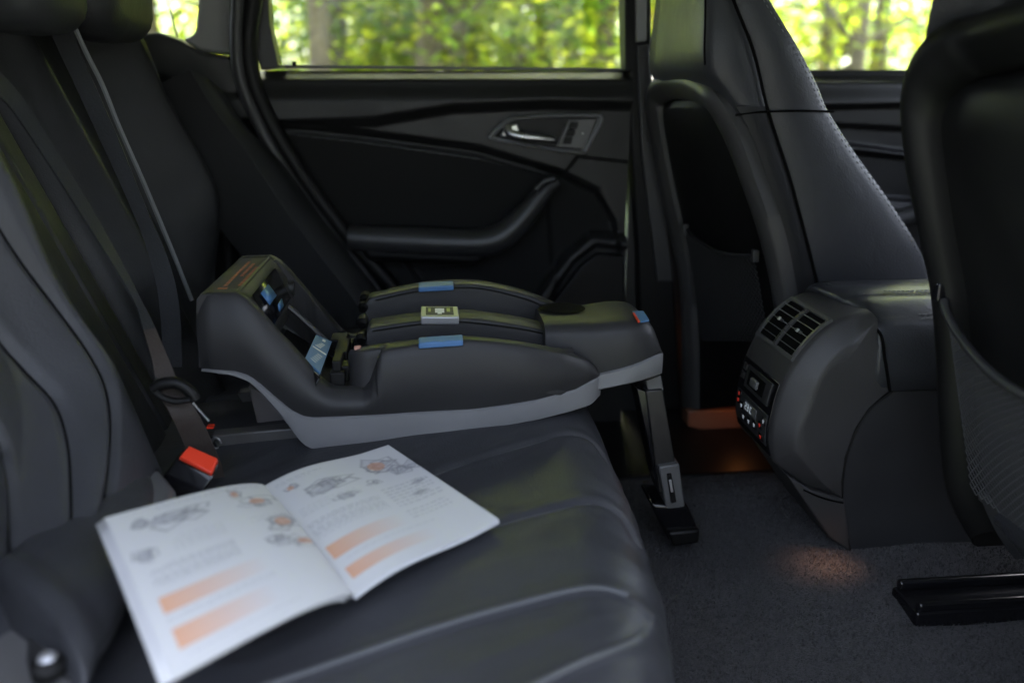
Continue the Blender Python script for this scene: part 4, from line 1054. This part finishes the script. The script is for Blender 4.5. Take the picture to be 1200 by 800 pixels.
# seams as dark cords, stitching along the front edge
sm_ = MB()
sm_.tube([Vector((seam2X(z), 1.3535+.03*sstep(1.10, 1.30, z), z)) for z in np.linspace(.55, 1.28, 40)], .0022, 6)
hz = smooth_line([PY(862, 135, 1.356), PY(880, 132.5, 1.354), PY(900, 131, 1.352), PY(940, 130, 1.345), PY(977, 131, 1.348)], 20)
sm_.tube(hz, .0018, 6)
sm_.tube([Vector((rearX(z)+.006, 1.366+.03*sstep(1.10, 1.30, z), z)) for z in np.linspace(1.09, 1.28, 12)], .0016, 6)
sm_.build('seam', M['seam'], fs)
stm = MB()
for off in (.012, .019):
    stitches(stm, [Vector((frontX(z)-off, 1.352+.03*float(sstep(1.10, 1.30, z))+(.0 if off > .015 else .004), z)) for z in np.linspace(.60, 1.28, 40)], step=.0075, ln=.005, r=.0008, lift=(0, -.0035, 0))
stm.build('stitching', M['thread'], fs)
# shell rim + recessed panel
out_ = [(800, 480, 1.75), (801, 400, 1.75), (800, 333, 1.75), (787, 270, 1.75), (777, 220, 1.75), (768, 165, 1.75), (760, 118, 1.75), (763, 100, 1.73), (775, 90, 1.68), (790, 87, 1.60), (808, 89, 1.50), (826, 96, 1.43), (843, 112, 1.38), (867, 154, 1.365), (887, 208, 1.36), (908, 271, 1.355), (922, 333, 1.355), (932, 400, 1.355), (940, 470, 1.355)]
inn_ = [(816, 480, 1.71), (815, 400, 1.71), (810, 333, 1.71), (799, 275, 1.71), (787, 222, 1.71), (777, 170, 1.71), (772, 132, 1.71), (777, 122, 1.70), (787, 117, 1.66), (798, 116, 1.59), (812, 118, 1.50), (824, 124, 1.44), (834, 134, 1.41), (852, 168, 1.40), (871, 216, 1.395), (891, 276, 1.39), (905, 333, 1.39), (914, 400, 1.39), (922, 470, 1.39)]
Oc = smooth_line([PY(*p)-Vector((.004, 0, 0)) for p in out_], 108); Ic = smooth_line([PY(*p)-Vector((.002, 0, 0)) for p in inn_], 108)
rings = []
for a, b in zip(Oc, Ic):
    row = [a+Vector((.03, 0, 0))]
    for k in range(9):
        t = k/8; row.append(a.lerp(b, t)+Vector((-.012*math.sin(math.pi*t), 0, .004*math.sin(math.pi*t))))
    row.append(b+Vector((.02, 0, 0))); rings.append(row)
MB().loft(rings, False, False).build('shell_rim', M['plastic_pod'], fs)
n = len(Ic)//2; L_, R_ = Ic[:n+1], list(reversed(Ic))[:n+1]
m_ = MB(); m_.loft([[l.lerp(r, k/8)+Vector((.010+.0*k, 0, 0)) for k in range(9)] for l, r in zip(L_, R_)], False, False); m_.build('back_panel', M['panel_black'], fs)
def bilin(a, b, c, d, u, v, bulge=.02):
    p = a.lerp(b, u).lerp(d.lerp(c, u), v); p = Vector(p); p.x -= bulge*math.sin(math.pi*u)*(.4+.6*v); return p
a_, b_, c_, d_ = PY(804, 268, 1.68), PY(886, 299, 1.41), PY(905, 400, 1.41), PY(822, 400, 1.68)
def nf(u, v):
    p = bilin(a_, b_, c_, d_, u, v, .012); p.z -= .018*math.sin(math.pi*u)*(1-v); return p
net('pocket_net', nf, 24, 30, fs, M['plastic'], .0010)
MB().tube([nf(k/20, 0) for k in range(21)], .003, 8).build('pocket_elastic', M['plastic'], fs)
for c in (a_, b_):
    MB().box((c.x-.008, c.y-.006, c.z-.012), (c.x+.004, c.y+.006, c.z+.01)).build('pocket_clip', M['plastic'], fs, bevel=.002)
# cushion and base frame of the far seat
def cushion(name, x0, x1, y0, y1, z0, z1, par):
    rings = []
    for t in np.linspace(0, 1, 14):
        x = x0+(x1-x0)*t; e = (1-abs(2*t-1)**6)**.5 if 0 < t < 1 else .05; row = []
        for a in range(24):
            th = 2*math.pi*a/24
            row.append(Vector((x, (y0+y1)/2+(y1-y0)/2*math.copysign(abs(math.cos(th))**.35, math.cos(th))*(.9+.1*e), (z0+z1)/2+(z1-z0)/2*e*math.copysign(abs(math.sin(th))**.4, math.sin(th)))))
        rings.append(row)
    return MB().loft(rings).build(name, M['leather'], par)
cushion('seat_cushion', .62, 1.16, 1.37, 1.74, .44, .62, fs)
MB().box((.80, 1.40, .33), (1.12, 1.42, .45)).build('seat_rail', M['black'], fs, bevel=.004)
MB().box((.86, 1.66, .33), (1.12, 1.68, .45)).build('seat_rail', M['black'], fs, bevel=.004)

ns_ = thing('front_seat', 'near front seat back at the right edge, black hard shell with netted pocket', 'car seat', (.85, .78, .33), 'front seats')
Yi = .985; Yo = .56
silX = zline([(1072, -60), (1066, 20), (1064, 60), (1068, 110), (1075, 200), (1092, 270), (1108, 340), (1114, 420), (1116, 500), (1122, 560), (1137, 608), (1160, 635), (1210, 668)], Yi)
zs = list(np.linspace(.47, 1.34, 60)); rings = []
bulgeY = lambda z: float(np.interp(z, [.47, .60, .9, 1.06, 1.12, 1.16, 1.34], [.05, .0, 0, 0, .01, .02, .05]))
for z in zs:
    x0 = silX(z); b = bulgeY(z); yi, yo = Yi-b, Yo+b
    r = []
    r += [(x0+.34, yi-.01), (x0+.22, yi), (x0+.10, yi+.002), (x0+.04, yi), (x0+.012, yi-.008), (x0+.004, yi-.020)]
    for t, dx in ((.06, .012), (.10, .045), (.14, .065), (.3, .07), (.5, .07), (.7, .07), (.86, .065), (.90, .045), (.94, .012)): r.append((x0+.004+dx, yi+(yo-yi)*t))
    r += [(x0+.004, yo+.02), (x0+.012, yo+.008), (x0+.04, yo), (x0+.10, yo-.002), (x0+.22, yo), (x0+.34, yo+.01)]
    for t in (.8, .5, .2): r.append((x0+.26, yi+(yo-yi)*t))
    rings.append([Vector((x, y, z)) for x, y in r])
MB().loft(rings).build('seat_body', M['leather_dark'], ns_, angle=60)
# hard shell: outer loop -> inner loop, mirrored about the seat's middle
lo_ = [(1150, 640, .975), (1128, 600, .98), (1116, 560, .985), (1112, 500, .985), (1110, 420, .985), (1104, 340, .985), (1090, 270, .985), (1076, 200, .985), (1070, 140, .985), (1070, 105, .98), (1078, 70, .965), (1095, 42, .945), (1120, 25, .92), (1160, 13, .885)]
li_ = [(1172, 622, .945), (1152, 588, .945), (1142, 550, .945), (1136, 500, .945), (1131, 420, .945), (1124, 345, .945), (1110, 272, .945), (1100, 205, .945), (1094, 160, .945), (1095, 138, .943), (1103, 118, .935), (1118, 103, .92), (1142, 92, .90), (1175, 84, .87)]
Ymid = (Yi+Yo)/2
A_ = [PY(*p) for p in lo_]; B_ = [PY(*p) for p in li_]
A_.append(Vector((A_[-1].x+.003, Ymid, A_[-1].z+.012))); B_.append(Vector((B_[-1].x+.003, Ymid, B_[-1].z+.010)))
mirY = lambda p: Vector((p.x, 2*Ymid-p.y, p.z))
A_ = A_+[mirY(p) for p in reversed(A_[:-1])]; B_ = B_+[mirY(p) for p in reversed(B_[:-1])]
Oc = smooth_line(A_, 168); Ic = smooth_line(B_, 168)
rings = []
for a, b in zip(Oc, Ic):
    row = [a+Vector((.05, 0, 0))]
    for k in range(11):
        t = k/10; row.append(a.lerp(b, t)+Vector((-.020*math.sin(math.pi*t)**.8-.006, 0, .004*math.sin(math.pi*t))))
    row.append(b+Vector((.012, 0, 0))); rings.append(row)
MB().loft(rings, False, False).build('shell_rim', M['black'], ns_)
n = len(Ic)//2; L_, R_ = Ic[:n+1], list(reversed(Ic))[:n+1]
MB().loft([[l.lerp(r, k/10)+Vector((.010, 0, 0)) for k in range(11)] for l, r in zip(L_, R_)], False, False).build('back_panel', M['panel_black'], ns_)
# pocket frame, elastic, net
fr = [PY(x, y, Y) for x, y, Y in ((1118, 338, .955), (1122, 360, .955), (1126, 420, .955), (1132, 500, .955), (1140, 552, .955), (1156, 580, .95), (1190, 598, .93))]
frm = fr+[Vector((fr[-1].x+.002, Ymid, fr[-1].z-.01))]; frm = frm+[mirY(p) for p in reversed(frm[:-1])]
MB().tube([p-Vector((.010, 0, 0)) for p in smooth_line(frm, 90)], .007, 10).build('pocket_frame', M['plastic'], ns_)
a_ = PY(1122, 352, .95)-Vector((.014, 0, 0)); b_ = mirY(a_); d_ = PY(1148, 575, .94)-Vector((.012, 0, 0)); c_ = mirY(d_)
def nf2(u, v):
    p = a_.lerp(b_, u).lerp(d_.lerp(c_, u), v); p = Vector(p); p.x -= .028*math.sin(math.pi*u)**.6*(.5+.5*v)*math.sin(math.pi*(.5+.5*v)) ; p.z -= .055*math.sin(math.pi*u)**.8*(1-v)**2; return p
net('pocket_net', nf2, 28, 44, ns_, M['silver_dim'], .0007)
MB().tube([nf2(k/30, 0)-Vector((.003, 0, 0)) for k in range(31)], .0055, 10).build('pocket_elastic', M['plastic'], ns_)
c = PY(1115, 343, .957)-Vector((.012, 0, 0))
MB().box((c.x-.01, c.y-.007, c.z-.010), (c.x+.006, c.y+.007, c.z+.014)).build('pocket_clip', M['gloss'], ns_, bevel=.003)
cushion('seat_cushion', .72, 1.30, .57, .96, .44, .60, ns_)
# floor rail of the near seat
rp = [PZ(x, y, .385) for x, y in ((1058, 688), (1062, 735), (1085, 740))]
y0r = PZ(1062, 735, .36).y; y1r = y0r+.055; x0r = PZ(1075, 738, .36).x
rl = MB()
rl.box((x0r, y0r, .352), (x0r+.55, y0r+.066, .382)); rl.box((x0r+.004, y0r+.002, .380), (x0r+.55, y0r+.014, .394)); rl.box((x0r+.004, y0r+.052, .380), (x0r+.55, y0r+.064, .396))
rl.build('seat_rail', M['gloss'], ns_, bevel=.005)
rl = MB(); rl.box((x0r, .60, .345), (x0r+.55, .645, .37)); rl.build('seat_rail', M['gloss'], ns_, bevel=.005)
for ya_, yb_ in ((y0r+.01, y0r+.05), (.61, .64)): MB().box((x0r+.26, ya_, .37), (x0r+.50, yb_, .48)).build('seat_frame', M['black'], ns_, bevel=.005)

# ================================================================== FOOTWELL LAMPS
tgt = PZ(956, 676, .34)
ld = bpy.data.lights.new('lamp_light', 'SPOT'); ld.energy = .42; ld.color = (1, .50, .30); ld.spot_size = math.radians(25); ld.spot_blend = 1; ld.shadow_soft_size = .03
lo = bpy.data.objects.new('lamp_light', ld); col.objects.link(lo)
src = Vector((.648, 1.002, .60)); lo.location = src; lo.rotation_euler = (src-tgt).to_track_quat('Z', 'Y').to_euler()
# glow on the far door sill behind the console
ld2 = bpy.data.lights.new('lamp_light', 'POINT'); ld2.energy = .006; ld2.color = (1, .34, .10); ld2.shadow_soft_size = .01
lo2 = bpy.data.objects.new('lamp_light', ld2); col.objects.link(lo2); lo2.location = PY(872, 470, 1.62)
sc_ = MB(); sc_.prism([PY(x, y, 1.70) for x, y in ((806, 482), (860, 480), (890, 480), (890, 508), (830, 506), (806, 500))], (0, .05, 0))  # plate coloured orange to paint the patch of lamp glow
tag(sc_.build('glow_patch', mat('painted_glow', (.20, .09, .05), .35, vary=.2), bevel=.004), 'orange lamp glow painted as a plate in the dark footwell behind the console', 'sill plate')

# ================================================================== TREES
def tree_meshes(seed, h, spread, nleaf, lm, lean=0, low=.3):
    r = random.Random(seed); tm = MB()
    trunk = [Vector((lean*t*h+.06*math.sin(t*5+seed), .05*math.sin(t*4+seed*2), t*h)) for t in np.linspace(-.03, .95, 14)]
    rad0 = .075+.03*r.random()
    tm.tube(trunk, [rad0*(1.15-t*.9) for t in np.linspace(0, 1, 14)], 9)
    tips = []
    for k in range(22):
        t = low*.5+(.95-low*.5)*(k/22)+.02*r.random(); base = trunk[min(13, int(t*13))]
        a = k*2.4+r.random(); L = spread*(1.05-.5*t)*r.uniform(.6, 1.05)
        tip = base+Vector((math.cos(a)*L, math.sin(a)*L, L*r.uniform(-.15, .45)))
        mid = base.lerp(tip, .5)+Vector((0, 0, .12*L))
        tm.tube([base, mid, tip], [rad0*.38*(1.1-t), rad0*.24*(1.1-t), .006], 6)
        for q in range(5): tips.append((base.lerp(tip, .35+.65*q/4) + Vector((r.gauss(0, .12), r.gauss(0, .12), r.gauss(0, .1))), .18+.22*r.random()))
    lv = MB(); V, Fc = [], []
    for k in range(nleaf):
        c, rad = tips[r.randrange(len(tips))]
        p = c+Vector((r.gauss(0, rad), r.gauss(0, rad), r.gauss(0, rad*.7)))
        s = r.uniform(.035, .065); n = Vector((r.gauss(0, .6), r.gauss(0, .6), 1)).normalized(); a = n.orthogonal().normalized()
        a.rotate(Matrix.Rotation(r.random()*6.28, 3, n)); b = n.cross(a)
        i = len(V); V += [p-a*s, p-b*s*.55, p+a*s, p+b*s*.55]; Fc.append((i, i+1, i+2, i+3))
    def mk(nm, v, f, m):
        me = bpy.data.meshes.new(nm); me.from_pydata([tuple(x) for x in v], [], f); me.update(); me.materials.append(m); return me
    return mk('trunk', tm.v, tm.f, M['bark']), mk('crown', V, Fc, lm)
kinds = [tree_meshes(11, 5.5, 1.9, 4800, M['leaf'], 0, .22), tree_meshes(23, 6.5, 2.1, 5200, M['leaf'], .03, .32), tree_meshes(37, 5.0, 1.7, 5600, M['leaf2'], -.03, .0), tree_meshes(51, 8.5, 1.9, 4200, M['leaf'], .01, .55), tree_meshes(61, 5.5, 1.9, 5200, mat('leaf_screen', (.035, .045, .025), .6, vary=.3), 0, .05)]
def tree(x, y, k, rz, s, label, group='woodland trees beyond the car windows'):
    t = thing('tree', label, 'tree', (x, y, gz(x, y)-.05), group, (0, 0, rz)); t.scale = (s, s, s)
    for nm, me in zip(('trunk', 'crown'), kinds[k]):
        o = bpy.data.objects.new(nm, me); col.objects.link(o); o.parent = t
def ground_at(px, Y): p = PY(px, 60, Y); return p.x, p.y
front = [(503, 7.2, 1, .2, 1, 'slim tree, left one of the twin trunks in the rear door window'),
         (530, 7.6, 0, 2.0, 1.05, 'slim tree, right one of the twin trunks in the rear door window'),
         (398, 8.4, 2, 1.2, 1, 'slim tree with trunk near the left of the rear door window'),
         (604, 9.0, 0, 3.1, 1, 'slim tree right of the twin trunks in the rear door window'),
         (637, 8.0, 2, 4.0, 1, 'tree with mossy trunk right of centre in the rear door window'),
         (1000, 7.8, 1, 5.0, 1.1, 'forked leafy tree in the middle of the gap between the front seats')]
for px, Y, k, rz, s, lb_ in front:
    x, y = ground_at(px, Y); tree(x, y, k, rz, s, lb_)
BARE = {362: 'tall bare-stemmed tree nearest the rear edge of the rear door window', 440: 'tall bare-stemmed tree left of the twin trunks in the rear door window', 478: 'thin far tree directly left of the twin trunks', 565: 'thin far tree between the twin trunks and the mossy trunk',
        668: 'tall tree just right of the mossy trunk in the rear door window', 700: 'tall bare-stemmed tree nearest the centre pillar in the rear door window', 975: 'tall tree at the left end of the gap between the front seats', 1040: 'tall tree at the right end of the gap between the front seats', 190: 'tall tree seen through the small rear quarter window'}
for px, Y, rz in ((362, 6.6, 0), (440, 9.5, 1), (478, 10.5, 2), (565, 9.8, 3), (668, 9.2, 4), (700, 7.4, 5), (975, 9.6, 1.5), (1040, 8.8, 2.5), (190, 8.2, 3.3)):
    x, y = ground_at(px, Y); tree(x, y, 3, rz, 1.0, BARE[px])
for i in range(13):  # unseen row with dull leaves, added to block low sky light
    tree(-9+1.5*i, -8.2+.6*math.sin(i*2.3), 4, i*1.3, 1.0, 'unseen leafy tree added on the near side of the car to block low sky light', 'added trees blocking low sky light')
r = random.Random(5)
for row, (Y, n, x0, x1) in enumerate(((11, 9, -6, 9), (14, 10, -8, 12), (18.5, 10, -11, 16))):
    for i in range(n):
        x = x0+(x1-x0)*(i+.5)/n+r.uniform(-.5, .5); y = Y+r.uniform(-1.2, 1.2)
        tree(x, y, r.randrange(3), r.random()*6.28, r.uniform(1.0, 1.35), 'one of the blurred woodland trees farther beyond the car windows')
